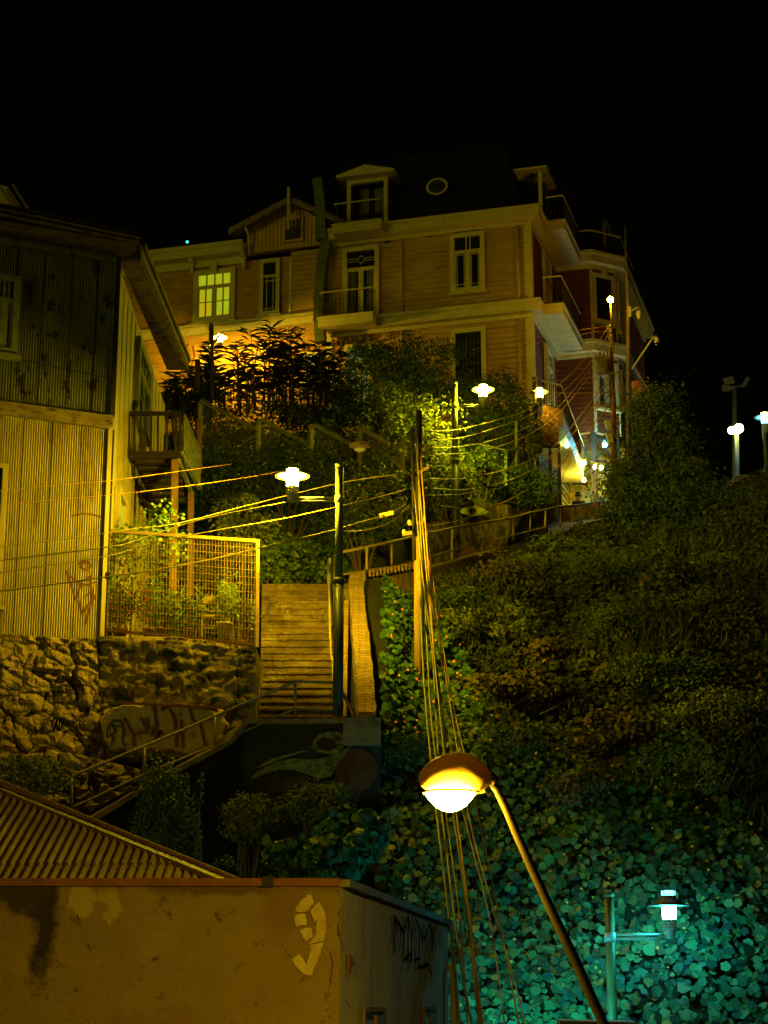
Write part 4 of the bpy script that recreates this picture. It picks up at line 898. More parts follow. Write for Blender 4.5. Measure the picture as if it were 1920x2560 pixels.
for i in range(9): u = 724+i*9; stroke(g, PL, [(u,1534),(u+3,1528+3*(i%2)),(u+6,1534),(u+8,1530)], .02)
build('graffiti', g, M['spraywhite'], stair)
# lower curved flight + landing slab behind the mural wall
b = MB(); A_ = P(585,1815,37.1); zL = P(700,1797,36.9).z
b.hexa([(P(600,1797,36.9).x,36.95,3),(P(950,1797,36.9).x,36.95,3),(P(950,1797,36.9).x,38.0,3),(P(600,1797,36.9).x,38.0,3)],[(P(600,1797,36.9).x,36.95,zL-.06),(P(950,1797,36.9).x,36.95,zL-.06),(P(950,1797,36.9).x,38.0,ZS),(P(600,1797,36.9).x,38.0,ZS)])
solo('landing', b, M['steps'], 'concrete landing at the foot of the staircase', 'landing', (-1.5,37.4,zL), kind='structure')
b = MB()
for k in range(16):
    f = k/15; u = 650-470*f; Y = 37.55-2.0*f; z = P(600-420*f, 1830+225*f, 36.7-2.2*f).z-.15
    p = P(u,1900,Y); x = P(600-420*f,1900,36.7-2.2*f).x+.15
    b.box(x-.32, float(np.interp(600-420*f,[130,190,350,470,560,600],[34.2,34.6,35.5,36.0,36.4,36.7]))+.33, z-1.5, x+.1, 37.9-1.5*f, z)
solo('lower_steps', b, M['concrete'], 'concrete steps going down from the landing behind the sloping handrail', 'steps', P(420,1900,36.2))
# mural wall
edge = [(130,2085,34.2),(190,2058,34.6),(350,1962,35.5),(470,1900,36.0),(560,1852,36.4),(596,1812,36.6),(604,1797,36.7)]
mw = MB(); tops = [P(*e) for e in edge]+[P(720,1799,36.8), P(840,1797,36.85), P(952,1798,36.9)]
for i in range(len(tops)-1):
    p, q = tops[i], tops[i+1]; dn = 3.4
    mw.hexa([(p.x,p.y,p.z-dn),(q.x,q.y,q.z-dn),(q.x,q.y+.3,q.z-dn),(p.x,p.y+.3,p.z-dn)], [(p.x,p.y,p.z-.1),(q.x,q.y,q.z-.1),(q.x,q.y+.3,q.z-.1),(p.x,p.y+.3,p.z-.1)])
mwall = solo('mural_wall', mw, M['muralwall'], 'dark retaining wall under the stairs painted with a green lizard mural', 'wall', P(600,2000,36.6))
b = MB()
for i in range(len(tops)-1): b.bar(tops[i]+Vector((0,.15,-.045)), tops[i+1]+Vector((0,.15,-.045)), .36+.01*(i%2), .1+.006*(i%2))
build('coping', b, M['concrete'], mwall)
b = MB(); p = P(952,1797,36.9); q = P(955,1868,36.9); b.box(p.x-.75, 36.6, q.z, p.x, 36.88, p.z-.02); build('end_block', b, M['concrete'], mwall)
# the mural: painted patches on the wall face
MPl = Plane(P(700,1900,36.74), (.02,-1,0)); 
def zq(x, y): return (500+x/2.765, 1400+y/2.765)
paint_g = mat('mural_green_paint', (.22,.27,.12), (.09,.12,.05), 9, .7, contrast=(.42,.58)); paint_r = mat('mural_dark_red_paint', (.12,.035,.012), (.06,.02,.008), 5, .7); paint_b = mat('mural_brown_paint', (.08,.045,.018), (.04,.02,.01), 6, .7)
def patch(nm, pts, m, off):
    b = MB(); b.prism([MPl.hit(*zq(x, y), off) for x, y in pts], MPl.n*.003); build(nm, b, m, mwall)
def disc(cx, cy, r, k=22, sy=1): return [(cx+r*math.cos(2*PI*i/k), cy+r*sy*math.sin(2*PI*i/k)) for i in range(k)]
patch('painted_ball', disc(1080,1450,150), paint_r, .002)
patch('painted_lizard_head', [(765,1300),(790,1240),(830,1200),(880,1188),(960,1190),(1010,1208),(1040,1230),(1035,1262),(1000,1290),(960,1330),(900,1345),(820,1330)], paint_g, .006)
patch('painted_lizard_body', [(960,1330),(1050,1280),(1010,1340),(960,1400),(935,1450),(900,1500),(820,1510),(740,1480),(650,1450),(560,1450),(450,1480),(340,1520),(400,1460),(520,1400),(640,1370),(760,1380),(860,1370)], paint_g, .010)
patch('painted_stripe', [(380,1440),(500,1370),(600,1345),(700,1320),(760,1320),(640,1350),(540,1385),(430,1430)], paint_g, .014)
patch('painted_shadow', [(480,1560),(620,1500),(760,1490),(700,1560),(600,1600),(470,1620)], paint_b, .018)
patch('painted_cheek', [(800,1260),(850,1225),(920,1240),(950,1290),(900,1320),(830,1310)], M['muralwall'], .022)
patch('painted_eye', disc(945,1230,22), paint_b, .026); patch('painted_pupil', disc(945,1230,9), M['muralwall'], .030)
g = MB()
for i in range(26): x = 815+(i*37) % 120; y = 1245+(i*23) % 60; c = MPl.hit(*zq(x, y), .030); g.obox(c, (.012,0,0), (0,.002,0), (0,0,.018))
for i in range(30): x = 900+(i*13) % 90-(i*2); y = 1350+i*4.5; c = MPl.hit(*zq(x, y), .03); g.obox(c, (.014,0,0), (0,.002,0), (0,0,.01))
build('painted_scales', g, paint_b, mwall)
g = MB(); stroke(g, MPl, [zq(1030,1265),zq(990,1275),zq(940,1275)], .02, .034); build('painted_mouth', g, M['muralwall'], mwall)
p = PP.hit(578,1860,.1); p2 = P(574,1862,36.55)
t = thing('tagged_stone', 'pale round stone with a black three-letter tag beside the lower handrail', 'stone', P(592,1868,36.75))
b = MB(); b.lathe(P(592,1866,37.0), [(.01,-.22),(.2,-.16),(.26,0),(.2,.15),(.01,.2)], 16, sy=.8); build('stone', b, M['cream_plaster'], t); build('graffiti', text_mb('BBS', P(577,1862,36.77), (1,0,.25), (-.2,0,1), .2), M['spray'], t)
# ================================================================ HANDRAILS
hr = thing('lower_handrail', 'brown tubular handrail sloping down across the stone walls', 'handrail', P(600,1850,36.8))
def hrp(u, v): 
    Y = np.interp(u, [60,190,350,560,600,855], [34.0,34.5,35.4,36.4,36.75,36.85]); return P(u, v, Y+.15)
b = MB(); b.tube([hrp(*q) for q in ((55,1992),(180,1940),(362,1865),(538,1790),(740,1703),(857,1707))], .03, 8); build('top_rail', b, M['rail'], hr)
b = MB(); b.tube([hrp(*q) for q in ((140,2040),(180,2020),(362,1935),(538,1862),(738,1771),(845,1778))], .025, 8); build('lower_rail', b, M['rail'], hr)
for (u, v0, v1) in ((178,1940,2045),(360,1866,1952),(537,1791,1892),(738,1705,1797),(845,1708,1797)):
    b = MB(); b.tube([hrp(u, v0), hrp(u+1, v1)], .03, 8); build('post', b, M['rail'], hr)
wr = thing('stair_guide_rail', 'pair of thin pale pipes running up the stair edge beside the lamp post', 'handrail', P(830,1700,38))
for (a, c) in (((820,1400,43.5),(828,1650,39.2)), ((836,1385,43.5),(836,1700,38.2))):
    b = MB(); b.tube([P(*a), P(*c)], .022, 6); build('rail', b, M['railpale'], wr)
for k, (u, v0, v1, Y) in enumerate(((820,1400,1520,43.5),(824,1520,1650,41),(832,1640,1760,38.6),(824,1395,1460,43.6))):
    b = MB(); b.tube([P(u, v0, Y), P(u, v1, Y)], .022, 6); build('post', b, M['railpale'], wr)
# brick parapet beside stairs, curving right
bk = MB(); L_ = [(895,1782,37.2,.37),(890,1690,38.0,.36),(884,1600,39.6,.36),(876,1520,41.3,.35),(872,1470,42.6,.36),(873,1436,43.6,.40)]
prev = None
cols = []
for (u, v, Y, w) in L_:
    p = P(u, v, Y); cols.append([Vector((p.x-.0,p.y,p.z-1.6)), Vector((p.x,p.y,p.z)), Vector((p.x+w,p.y+.02,p.z+.02)), Vector((p.x+w,p.y+.02,p.z-2.2))])
for (u, v, Y) in ((905,1424,44.3),(960,1420,45.1),(1030,1407,46.0)):
    p = P(u, v, Y); cols.append([Vector((p.x-.05,p.y+.35,p.z-1.0)), Vector((p.x-.05,p.y+.4,p.z+.04)), Vector((p.x+.1,p.y-.02,p.z-.0)), Vector((p.x+.1,p.y-.02,p.z-1.2))])
nc = []
for i in range(len(cols)-1):
    for j in range(6):
        f = j/6; jj = lambda a: Vector((random.uniform(-.022,.022),0,random.uniform(-.018,.018)))
        nc.append([cols[i][m_].lerp(cols[i+1][m_], f)+jj(0) for m_ in range(4)])
nc.append(cols[-1]); cols = nc
bk.add([p for c in cols for p in c], [(4*i+j, 4*i+(j+1)%4, 4*i+4+(j+1)%4, 4*i+4+j) for i in range(len(cols)-1) for j in range(4)]+[(0,1,2,3), tuple(4*(len(cols)-1)+j for j in range(4))])
solo('brick_parapet', bk, M['bricks'], 'curved old brick parapet along the right edge of the staircase', 'parapet', P(893,1690,38))
b = MB()
for k in range(14): u = 925+k*9; p = P(u, 1436-k*1.6, 44.4+k*.12); b.obox(p+Vector((0,-.04,0)), (.028,0,0), (0,.06,0), (0,0,.085))
solo('soldier_bricks', b, M['bricks'], 'row of upright bricks under the curved parapet end', 'brick row', P(980,1430,45))
g = MB(); gp = [P(846,1790,37.2), P(866,1790,37.2), P(872,1500,42), P(852,1500,42)]
g.hexa([q-ez*.8 for q in gp], gp); solo('stair_gutter', g, M['bricks'], 'narrow rubble strip between the lamp post and the brick parapet', 'rubble strip', P(860,1790,37.2))
b = MB(); b.bar(P(856,1730,37.1), P(886,1788,36.9), .06, .05); solo('leaning_plank', b, M['mesh'], 'short pale plank leaning at the foot of the brick parapet', 'plank', P(886,1788,36.9))
# ================================================================ UPPER PATH, WALL, RAILING
pe = [(1030,1418,46.0),(1060,1425,46.6),(1160,1398,49.2),(1250,1372,52),(1330,1352,54.6),(1400,1332,57),(1480,1305,59.6),(1545,1290,62)]
pts = [P(*q) for q in pe]; b = MB()
inn = []
for i, p in enumerate(pts):
    t = (pts[min(i+1,len(pts)-1)]-pts[max(i-1,0)]); t.z = 0; t.normalize(); inn.append(p+Vector((-t.y,t.x,0))*2.1)
for i in range(len(pts)-1):
    b.hexa([pts[i]-ez*.28, pts[i+1]-ez*.28, inn[i+1]-ez*.28, inn[i]-ez*.28], [pts[i], pts[i+1], inn[i+1], inn[i]])
q0 = P(1545,1290,62); b.hexa([q0-ez*.3, q0+Vector((1.0,3,-.1)), H(0,1.2,PZ-.3), inn[-1]-ez*.3], [q0, q0+Vector((1.0,3,.3)), H(0,1.2,PZ), inn[-1]])
q1 = P(880,1440,43.8); b.hexa([(q1.x-1.9,43.75,9.0),(q1.x+.1,43.85,9.0),(pts[1].x,pts[1].y,9.2),(inn[1].x,inn[1].y,9.2)],[(q1.x-1.9,43.75,9.96),(q1.x+.1,43.85,9.96),(pts[0].x,pts[0].y+.1,pts[0].z-.3),(inn[0].x,inn[0].y,pts[0].z-.3)])
solo('path', b, M['concrete'], 'sloping concrete footpath up to the hotel', 'path', pts[3], kind='structure')
b = MB()
for i in range(len(pts)-1): 
    b.hexa([pts[i]+Vector((0,-.06,-.8)), pts[i+1]+Vector((0,-.06,-.8)), pts[i+1]+Vector((0,-.002,-.8)), pts[i]+Vector((0,-.002,-.8))], [pts[i]+Vector((0,-.1,-.02)), pts[i+1]+Vector((0,-.1,-.02)), pts[i+1]+Vector((0,-.002,-.02)), pts[i]+Vector((0,-.002,-.02))])
solo('path_edge_wall', b, M['concrete'], 'low stained concrete edge wall under the footpath railing', 'wall', pts[2])
ur = thing('path_railing', 'long rusty tubular railing along the footpath up to the hotel', 'railing', pts[3])
rt = [(858,1380,43.7),(1000,1348,46),(1120,1318,48.6),(1250,1287,52),(1300,1275,53.6),(1380,1260,56.5),(1440,1250,58.5),(1510,1245,61)]
rt = [(858,1380,43.7),(1000,1350,45.6),(1130,1320,48.4),(1285,1293,53),(1325,1282,54.4),(1402,1266,57),(1440,1264,58.2),(1510,1252,60.5)]
R3 = [P(*q) for q in rt]
b = MB(); b.tube(R3, .035, 8); build('top_rail', b, M['rail'], ur)
b = MB(); b.tube([P(858,1436,43.7), P(1000,1413,45.7), P(1130,1376,48.4), P(1285,1338,53), P(1402,1308,57), P(1510,1290,60.5)], .022, 6); build('lower_rail', b, M['rail'], ur)
for (u, v0, v1, Y) in ((917,1368,1425,44.4),(979,1354,1412,45.4),(1130,1320,1398,48.4),(1283,1294,1350,53),(1325,1284,1330,54.4),(1363,1276,1320,55.6),(1401,1268,1318,57),(1438,1264,1306,58.2),(1472,1260,1300,59.3),(1508,1253,1292,60.5)):
    b = MB(); b.tube([P(u, v0, Y), P(u, v1, Y)], .035, 8); build('post', b, M['railpale'] if u in (1130,1283,917) else M['rail'], ur)
# retaining wall with the eye painting
mwm = mat('faded_figure_mural', (.22,.17,.065), (.06,.05,.022), 3.2, .8, .4, 20, contrast=(.44,.54), c3=(.28,.13,.04), s3=1.6, t3=(.55,.6), stretch=(1,1,.6), dist=1.5)
tw = [(1045,1310,48),(1140,1300,49.8),(1150,1255,50.6),(1180,1250,51.2),(1270,1262,52.8),(1330,1292,54.6),(1370,1310,56)]
b = MB(); T3 = [P(*q) for q in tw]
for i in range(len(T3)-1):
    p, q = T3[i], T3[i+1]; b.hexa([(p.x,p.y,p.z-3.4),(q.x,q.y,q.z-3.4),(q.x-.1,q.y+.35,q.z-3.4),(p.x-.1,p.y+.35,p.z-3.4)], [p, q, q+Vector((-.1,.35,0)), p+Vector((-.1,.35,0))])
ew = solo('eye_mural_wall', b, mwm, 'retaining wall behind the railing painted with a large yellow-green eye', 'wall', T3[2])
EP = Plane(P(1175,1270,51.0), (.55,-.84,0)); EP = Plane(T3[3], Vector((T3[4].y-T3[3].y, -(T3[4].x-T3[3].x), 0)))
almond = [(1144+78*f/12, 1279-15*math.sin(PI*f/12)) for f in range(13)]+[(1144+78*(1-f/12), 1279+11*math.sin(PI*f/12)) for f in range(1,12)]
def epatch(nm, pts, m, off): b = MB(); b.prism([EP.hit(u, v, off) for u, v in pts], EP.n*.004); build(nm, b, m, ew)
epatch('painted_eye_white', almond, mat('bright_yellow_green_paint', (.75,.85,.12), (.5,.6,.08), 5, .6), .06)
epatch('painted_iris', [(1181+9*math.cos(a*.5236), 1277+8*math.sin(a*.5236)) for a in range(12)], M['muralwall'], .07)
epatch('painted_brow', [(1140,1266),(1150,1254),(1175,1252),(1200,1256),(1222,1270),(1200,1262),(1170,1258)], mat('grey_blue_paint', (.12,.2,.22), rough=.7), .06)
# ================================================================ LANTERN POSTS
def lantern_post(label, pu, pv_top, pv_bot, Y, lu, lv, rpx, glow, arm_v=None, postm=None, r_post=None, name='lantern_post', dish='flat', pu_bot=None, double=False, finial=True, zbot=None):
    """post at pixel column pu, lantern (disc centre) at lu,lv ; rpx = disc radius in photo pixels"""
    yc = P(lu, lv, Y); s = rpx*(yc.y*cp+yc.z*sp)/F; c = yc; R = s
    base = P(pu_bot or pu, pv_bot, Y); top = P(pu, pv_top, Y); base = Vector((top.x, Y, base.z if zbot is None else zbot))
    t = thing(name, label, 'street lamp', base)
    rp = r_post or .085
    zsplit = base.z+(top.z-base.z)*.52
    b = MB(); b.tube([base, (top.x,Y,zsplit)], rp*1.25, 14); b.tube([(top.x,Y,zsplit),(top.x,Y,zsplit+.12)], rp*1.4, 14); build('post_base', b, M['lampbase'], t)
    b = MB(); b.tube([(top.x,Y,zsplit+.12), top], rp, 14); b.tube([top-ez*.02, top+ez*.06], rp*1.1, 14); build('post', b, postm or M['lamppost'], t)
    za = c.z-R*1.22 if arm_v is None else P(pu, arm_v, Y).z
    ln = thing('lantern', None, None, (0,0,0)); ln.parent = t; ln.location = c-base
    dx = 1 if c.x > top.x else -1
    b = MB()
    for dz in (0, -.17*R): b.tube([(top.x+dx*rp*.9,Y,za+dz), (c.x-dx*R*.2,Y,za+dz)], R*.06, 8)
    b.tube([(top.x,Y,za+.1*R),(top.x,Y,za-.3*R)], rp*1.2, 14); build('arm', b, M['fit'], t)
    # lantern pieces, measured in R
    if dish == 'flat':
        b = MB(); b.lathe(c, [(.30*R,.03*R),(.7*R,.02*R),(R,-.03*R),(R,.0),(.72*R,.07*R),(.34*R,.13*R),(.30*R,.13*R)], 28)
    else:
        b = MB(); b.lathe(c, [(.22*R,.0*R),(.95*R,-.02*R),(R,-.0*R),(.6*R,.14*R),(.38*R,.34*R),(.30*R,.42*R),(.22*R,.42*R)], 28)
    build('shade', b, M['fit'] if dish == 'flat' else M['rust'], ln)
    zt = .16*R if dish == 'flat' else .44*R
    b = MB(); b.lathe(c, [(.28*R,zt+.0*R),(.33*R,zt+.04*R),(.33*R,zt+.22*R),(.28*R,zt+.24*R)], 20); build('top_cap', b, M['cap_cyan'] if dish != 'flat' else M['cap_white'], ln)
    b = MB()
    for k in range(4): a = PI/4+k*PI/2; b.bar(c+Vector((math.cos(a)*.345*R,math.sin(a)*.345*R,zt)), c+Vector((math.cos(a)*.345*R,math.sin(a)*.345*R,zt+.26*R)), .04*R)
    b.lathe(c, [(.36*R,zt-.03*R),(.36*R,zt-.001*R)], 20); build('cap_bars', b, M['fitdark'], ln)
    b = MB(); b.lathe(c, [(.30*R,-.62*R),(.34*R,-.3*R),(.34*R,-.04*R)], 14); build('diffuser', b, glow, ln)
    b = MB(); pr = []
    for k in range(4): z = -.63*R-k*.12*R; pr += [(.345*R,z),(.345*R,z-.07*R),(.30*R,z-.075*R),(.30*R,z-.115*R)]
    pr += [(.30*R,-1.12*R),(.24*R,-1.4*R),(.16*R,-1.5*R),(.01*R,-1.52*R)]
    b.lathe(c, pr[::-1], 20); build('lamp_body', b, M['fit'], ln)
    return t, c, R
lantern_post('tall olive post with a glowing disc lantern standing beside the staircase', 849, 1166, 1790, 36.95, 731, 1190, 45, M['sodium'], arm_v=1245)
lantern_post('pole with a glowing disc lantern in front of the bushes behind the footpath', 1136, 960, 1378, 49.6, 1208, 974, 30, M['greenish'], arm_v=1012, pu_bot=1137)
lantern_post('orange glowing disc lantern beside the hotel corner', 1336, 948, 1060, 60.5, 1349, 980, 24, M['amber'], zbot=17)
lantern_post('small disc lantern glowing in front of the lit lower wall of the hotel wing', 528, 812, 935, 66.3, 550, 844, 20, M['sodium_dim'], zbot=19)
lantern_post('flaking lamp post with a cyan lantern among the nasturtium leaves', 1522, 2240, 2600, 32.9, 1672, 2264, 54, M['cyan'], arm_v=2337, dish='bell', zbot=-6)
fl_ = P(1300,2690,30.8); t = thing('hillside_floodlight', 'teal floodlight on a short post aimed at the nasturtium slope', 'floodlight', (fl_.x,fl_.y,-7))
fd = Vector((.22,.90,.34)).normalized(); fx = fd.cross(ez).normalized(); fz = fx.cross(fd)
b = MB(); b.obox(fl_-fd*.08, fx*.26, fz*.18, fd*.07); b.obox(fl_+fx*.27+fd*.05, fx*.012, fz*.2, fd*.14); b.obox(fl_-fx*.27+fd*.09, fx*.012, fz*.22, fd*.20); b.obox(fl_+fz*.18+fd*.06, fx*.27, fz*.01, fd*.16); build('housing', b, M['fitdark'], t)
b = MB(); b.obox(fl_, fx*.22, fz*.14, fd*.004); build('lens', b, M['cyan_low'], t)
b = MB(); b.tube([fl_-fd*.1-ez*.2, (fl_.x,fl_.y-.1,-7)], .05, 8); build('post', b, M['fitdark'], t)
lantern_post('blue-white disc lantern cut by the edge of the picture on the hilltop', 1909, 1040, 1260, 76, 1912, 1043, 27, emat('glowing_blue_diffuser', (.1,.5,1), 60), zbot=20, name='lantern_post')
# ---- twin globe lamp and floodlight mast
p = P(1844,1240,78); t = thing('twin_globe_lamp', 'pale post with two glowing white globes on the hilltop', 'street lamp', p)
b = MB(); b.tube([p, P(1842,1085,78)], [.11,.09], 12); build('post', b, M['fit'], t)
gl = emat('glowing_white_globe', (.95,1.0,.25), 40)
for (u, v, r) in ((1847,1071,.21),(1829,1076,.17)):
    b = MB(); b.ball(P(u, v, 78), r, 14); build('globe', b, gl, t)
b = MB(); b.tube([P(1830,1079,78.05), P(1842,1086,78.05), P(1846,1074,78.05)], .03, 6); build('bracket', b, M['fit'], t)
p = P(1838,1240,86); t = thing('floodlight_mast', 'tall grey mast with four unlit floodlights on the hilltop', 'mast', p)
b = MB(); b.tube([p, P(1836,968,86)], [.16,.12], 12); build('mast', b, M['fit'], t)
b = MB(); b.tube([P(1806,974,86), P(1836,966,86), P(1866,964,86)], .04, 6); build('cross_bracket', b, M['fit'], t)
for (u, v, w, h, ax) in ((1822,952,.26,.2,.3),(1820,968,.3,.09,-.1),(1864,955,.30,.09,1.0),(1815,975,.22,.05,.0)):
    c = P(u, v, 85.8); b = MB(); X = Vector((math.cos(ax),0,math.sin(ax)))*w; Z = Vector((-math.sin(ax),0,math.cos(ax)))*h
    b.hexa([c-X-Z*.8, c+X-Z, c+X+Z*.9, c-X+Z], [q+Vector((0,.22,0)) for q in (c-X*.6-Z*.5, c+X*.6-Z*.5, c+X*.6+Z*.5, c-X*.6+Z*.5)]); build('floodlight', b, M['fit'], t)
# ---- mast with cameras behind hotel pole
p = P(1571,1240,64.5); t = thing('camera_mast', 'tall tapering mast carrying two dome cameras and an orange box', 'mast', p)
b = MB(); b.tube([p, P(1570,780,64.5), P(1563,565,64.5)], [.075,.07,.03], 10); build('mast', b, M['oldwood'], t)
b = MB(); b.obox(P(1591,972,64.4), (.15,0,0), (0,.12,0), (0,0,.27)); build('control_box', b, M['clay'], t)
b = MB(); b.tube([P(1572,780,64.5), P(1590,770,64.5), P(1600,768,64.5)], .03, 6); b.obox(P(1573,780,64.45), (.06,0,0),(0,.08,0),(0,0,.2)); ab = build('camera_arm', b, M['fit'], t)
b = MB(); b.lathe(P(1597,788,64.5), [(.03,.2),(.09,.15),(.1,.0),(.07,-.05),(.07,-.1),(.03,-.15)][::-1], 14); build('dome_camera', b, M['fit'], ab)
b = MB(); b.tube([P(1580,922,64.5), P(1632,845,64.5), P(1641,840,64.5)], .035, 6); ab = build('camera_arm', b, M['fit'], t)
b = MB(); b.lathe(P(1642,852,64.5), [(.02,.16),(.09,.08),(.1,-.02),(.08,-.08)][::-1], 14); build('dome_camera', b, M['fit'], ab); b = MB(); b.ball(P(1642,861,64.5), .075, 10); build('camera_dome', b, M['glass'], ab)
b = MB(); b.tube([P(1582,915,64.5), P(1645,1010,64), P(1720,1130,63), P(1800,1230,62)], .02, 5); solo('guy_wire', b, M['cable'], 'stay wire running down from the camera mast into the shrubs', 'wire', P(1800,1230,62))
# ---- hotel utility pole
p = P(1538,1250,62.3); pz = P(1526,820,62.3)
t = thing('utility_pole', 'orange-lit utility pole with a glowing globe lamp and transformer beside the hotel bay', 'utility pole', p)
b = MB(); b.tube([p, P(1533,1000,62.3), P(1526,812,62.3)], [.10,.09,.07], 12); build('pole', b, M['orangepole'], t)
b = MB(); b.tube([P(1533,880,62.1), P(1528,800,62.1), P(1526,762,62.1)], .035, 6); build('lamp_stem', b, M['mesh'], t)
b = MB(); b.ball(P(1526,749,62.1), .115, 14); build('globe', b, M['amber'], t)
for k, v in enumerate((817,832,846,862)):
    b = MB(); b.lathe(P(1524,v,62.1), [(.03,-.05),(.06,-.03),(.06,.03),(.03,.05)], 8); build('insulator', b, M['fit'], t)
b = MB(); b.lathe(P(1509,912,62.0), [(.2,-.3),(.24,-.26),(.24,.2),(.2,.26),(.05,.3)], 16); build('transformer', b, M['oldwood'], t)
for k in range(3): b = MB(); b.lathe(P(1500+k*9,890,61.9), [(.03,0),(.05,.03),(.03,.06),(.05,.09),(.03,.14)], 8); build('bushing', b, M['clay'], t)
for q_ in ((1495,936,1545,932),(1500,985,1540,978)): b = MB(); b.bar(P(q_[0],q_[1],62.0), P(q_[2],q_[3],62.0), .06, .05); build('bracket', b, M['oldwood'], t)
for (u, v) in ((1521,1064),(1524,1096)): b = MB(); b.obox(P(u, v, 62.0), (.1,.03,0),(0,.08,0),(-.05,0,.17)); build('meter_box', b, M['fit'], t)
b = MB()
for k in range(6): q = [P(1500+random.uniform(-6,6),925+k*8,61.95), P(1512+random.uniform(-8,8),955+k*8,61.9), P(1528,935+k*10,62.1)]; b.tube(q, .014, 5)
build('wire_tangle', b, M['cabledark'], t)
# ---- timber pole by stairs with crossarm
p = P(1048,1700,40.5); t = thing('timber_utility_pole', 'rough timber pole with a tarred top and crossarm above the nasturtium slope', 'utility pole', p)
b = MB(); b.tube([p-ez*.6, P(1047,1500,40.5), P(1046,1330,40.5)], [.115,.11,.10], 12); build('pole', b, M['pole'], t)
b = MB(); b.tube([P(1046,1330,40.5), P(1048,1027,40.5)], [.08,.065], 12); build('pole_top', b, M['poleburnt'], t)
b = MB(); b.bar(P(1006,1336,40.3), P(1080,1326,40.3), .09, .09); build('crossarm', b, M['mesh'], t)
b = MB(); b.bar(P(1020,1312,40.3), P(1062,1303,40.3), .06, .06); build('crossarm', b, M['mesh'], t)
b = MB(); b.bar(P(1034,1190,40.3), P(1072,1168,40.3), .06, .06); build('brace', b, M['mesh'], t)
for (u, v) in ((1010,1330),(1024,1306),(1040,1300),(1060,1298)): b = MB(); b.lathe(P(u, v, 40.3), [(.03,-.05),(.06,-.02),(.04,0),(.055,.03),(.02,.06)], 8); build('insulator', b, M['fit'], t)
p = P(1032,1600,40.2); 
b = MB(); b.tube([P(1036,1400,40.2), P(1030,1070,40.2)], [.045,.03], 8); b.tube([P(1030,1085,40.2), P(1020,1088,40.2), P(1000,1108,40.2)], .02, 6); solo('iron_stay_rod', b, M['poleburnt'], 'thin dark iron rod fixed up the left side of the timber pole', 'rod', P(1036,1400,40.2))
# unlit small street lamp
p = P(900,1115,43); t = thing('unlit_lamp_head', 'unlit grey cobra lamp head hanging before the spiked fence', 'lamp', p)
b = MB(); b.lathe(p, [(.02,.12),(.2,.1),(.27,.03),(.27,-.04),(.2,-.06)][::-1], 20, sy=.5); build('housing', b, M['oldwood'], t)
b = MB(); b.lathe(p, [(.03,-.16),(.12,-.13),(.16,-.06)], 16, sy=.5); build('glass', b, M['fit'], t)
b = MB(); b.tube([p+Vector((.2,0,.05)), P(960,1130,41.5), P(1040,1200,40.6)], .025, 6); build('arm', b, M['poleburnt'], t)
# ---- cables
def cable(label, pts, r, m, grp, dens=3):
    q = [P(*a) for a in pts]; out = []
    for i in range(len(q)-1):
        p0 = q[max(i-1,0)]; p1 = q[i]; p2 = q[i+1]; p3 = q[min(i+2,len(q)-1)]
        for j in range(dens):
            s = j/dens; out.append(0.5*((2*p1)+(p2-p0)*s+(2*p0-5*p1+4*p2-p3)*s*s+(3*p1-p0-3*p2+p3)*s**3))
    out.append(q[-1]); r *= .78 if 'dropping' not in grp else .95; b = MB(); b.tube(out, r, 5); solo('overhead_cable', b, m, label, 'cable', q[0], grp)
G1 = 'cables between the timber pole and the left house'
cb, cd, co = M['cable'], M['cabledark'], M['cableor']
cable('topmost thin cable crossing the corrugated house under the timber balcony', [(-60,1232,32),(0,1227,33),(268,1202,35),(333,1194,36),(448,1178,38),(579,1160,40)], .010, co, G1)
cable('second thin cable crossing the balcony posts above the lantern level', [(-60,1266,32),(0,1262,33),(268,1238,35),(441,1218,37),(600,1196,39),(713,1176,40.5)], .010, co, G1)
cable('cable passing just behind the staircase lantern body', [(-60,1372,32),(0,1367,33),(268,1332,35),(336,1321,36),(441,1309,37),(600,1268,38.5),(713,1240,39.5),(860,1205,40),(1000,1185,40.2)], .013, cb, G1)
cable('cable ending at the base of the staircase lantern', [(-60,1408,31.5),(0,1401,32.5),(268,1368,34),(336,1352,35),(500,1299,36.3),(724,1254,36.9)], .017, cb, G1)
cable('cable passing behind the staircase lamp post above the stairs', [(-60,1440,31.5),(268,1390,34),(336,1370,35),(500,1333,36),(700,1298,37.5),(842,1267,38.5),(940,1244,40),(1020,1222,40.3)], .014, cb, G1)
cable('thick lowest cable in front of the wire mesh panel', [(-60,1485,31.5),(0,1478,32.3),(268,1442,34),(470,1410,35.5),(645,1371,36.8),(815,1330,36.9),(880,1312,38),(963,1287,39.2),(1013,1262,40)], .020, cb, G1)
cable('short slack cable hanging right of the staircase lamp post', [(855,1328,37.4),(920,1325,38),(985,1300,39),(1030,1255,40.1)], .012, cb, G1)
cable('dark cable rising from the lamp post to the timber pole top', [(856,1230,37.4),(960,1205,39),(1030,1180,40.2)], .012, cd, G1)
b = MB(); q = P(966,1287,39.2); b.obox(q, (.16,0,.04),(0,.06,0),(0,0,.05)); solo('cable_splice', b, M['mesh'], 'knobbly cable splice box on the thick cable', 'cable splice', q)
G2 = 'cables rising from the timber pole to the hotel pole'
cable('topmost of the cables sweeping up to the hotel pole', [(1062,1076,40.5),(1137,1075,46),(1250,1048,53),(1330,1018,56),(1420,942,60),(1480,875,61.5),(1521,817,62.1)], .016, cb, G2)
cable('second highest cable sweeping up to the hotel pole', [(1062,1097,40.5),(1145,1096,46),(1250,1066,53),(1330,1035,56),(1420,968,60),(1480,900,61.5),(1523,832,62.1)], .016, cb, G2)
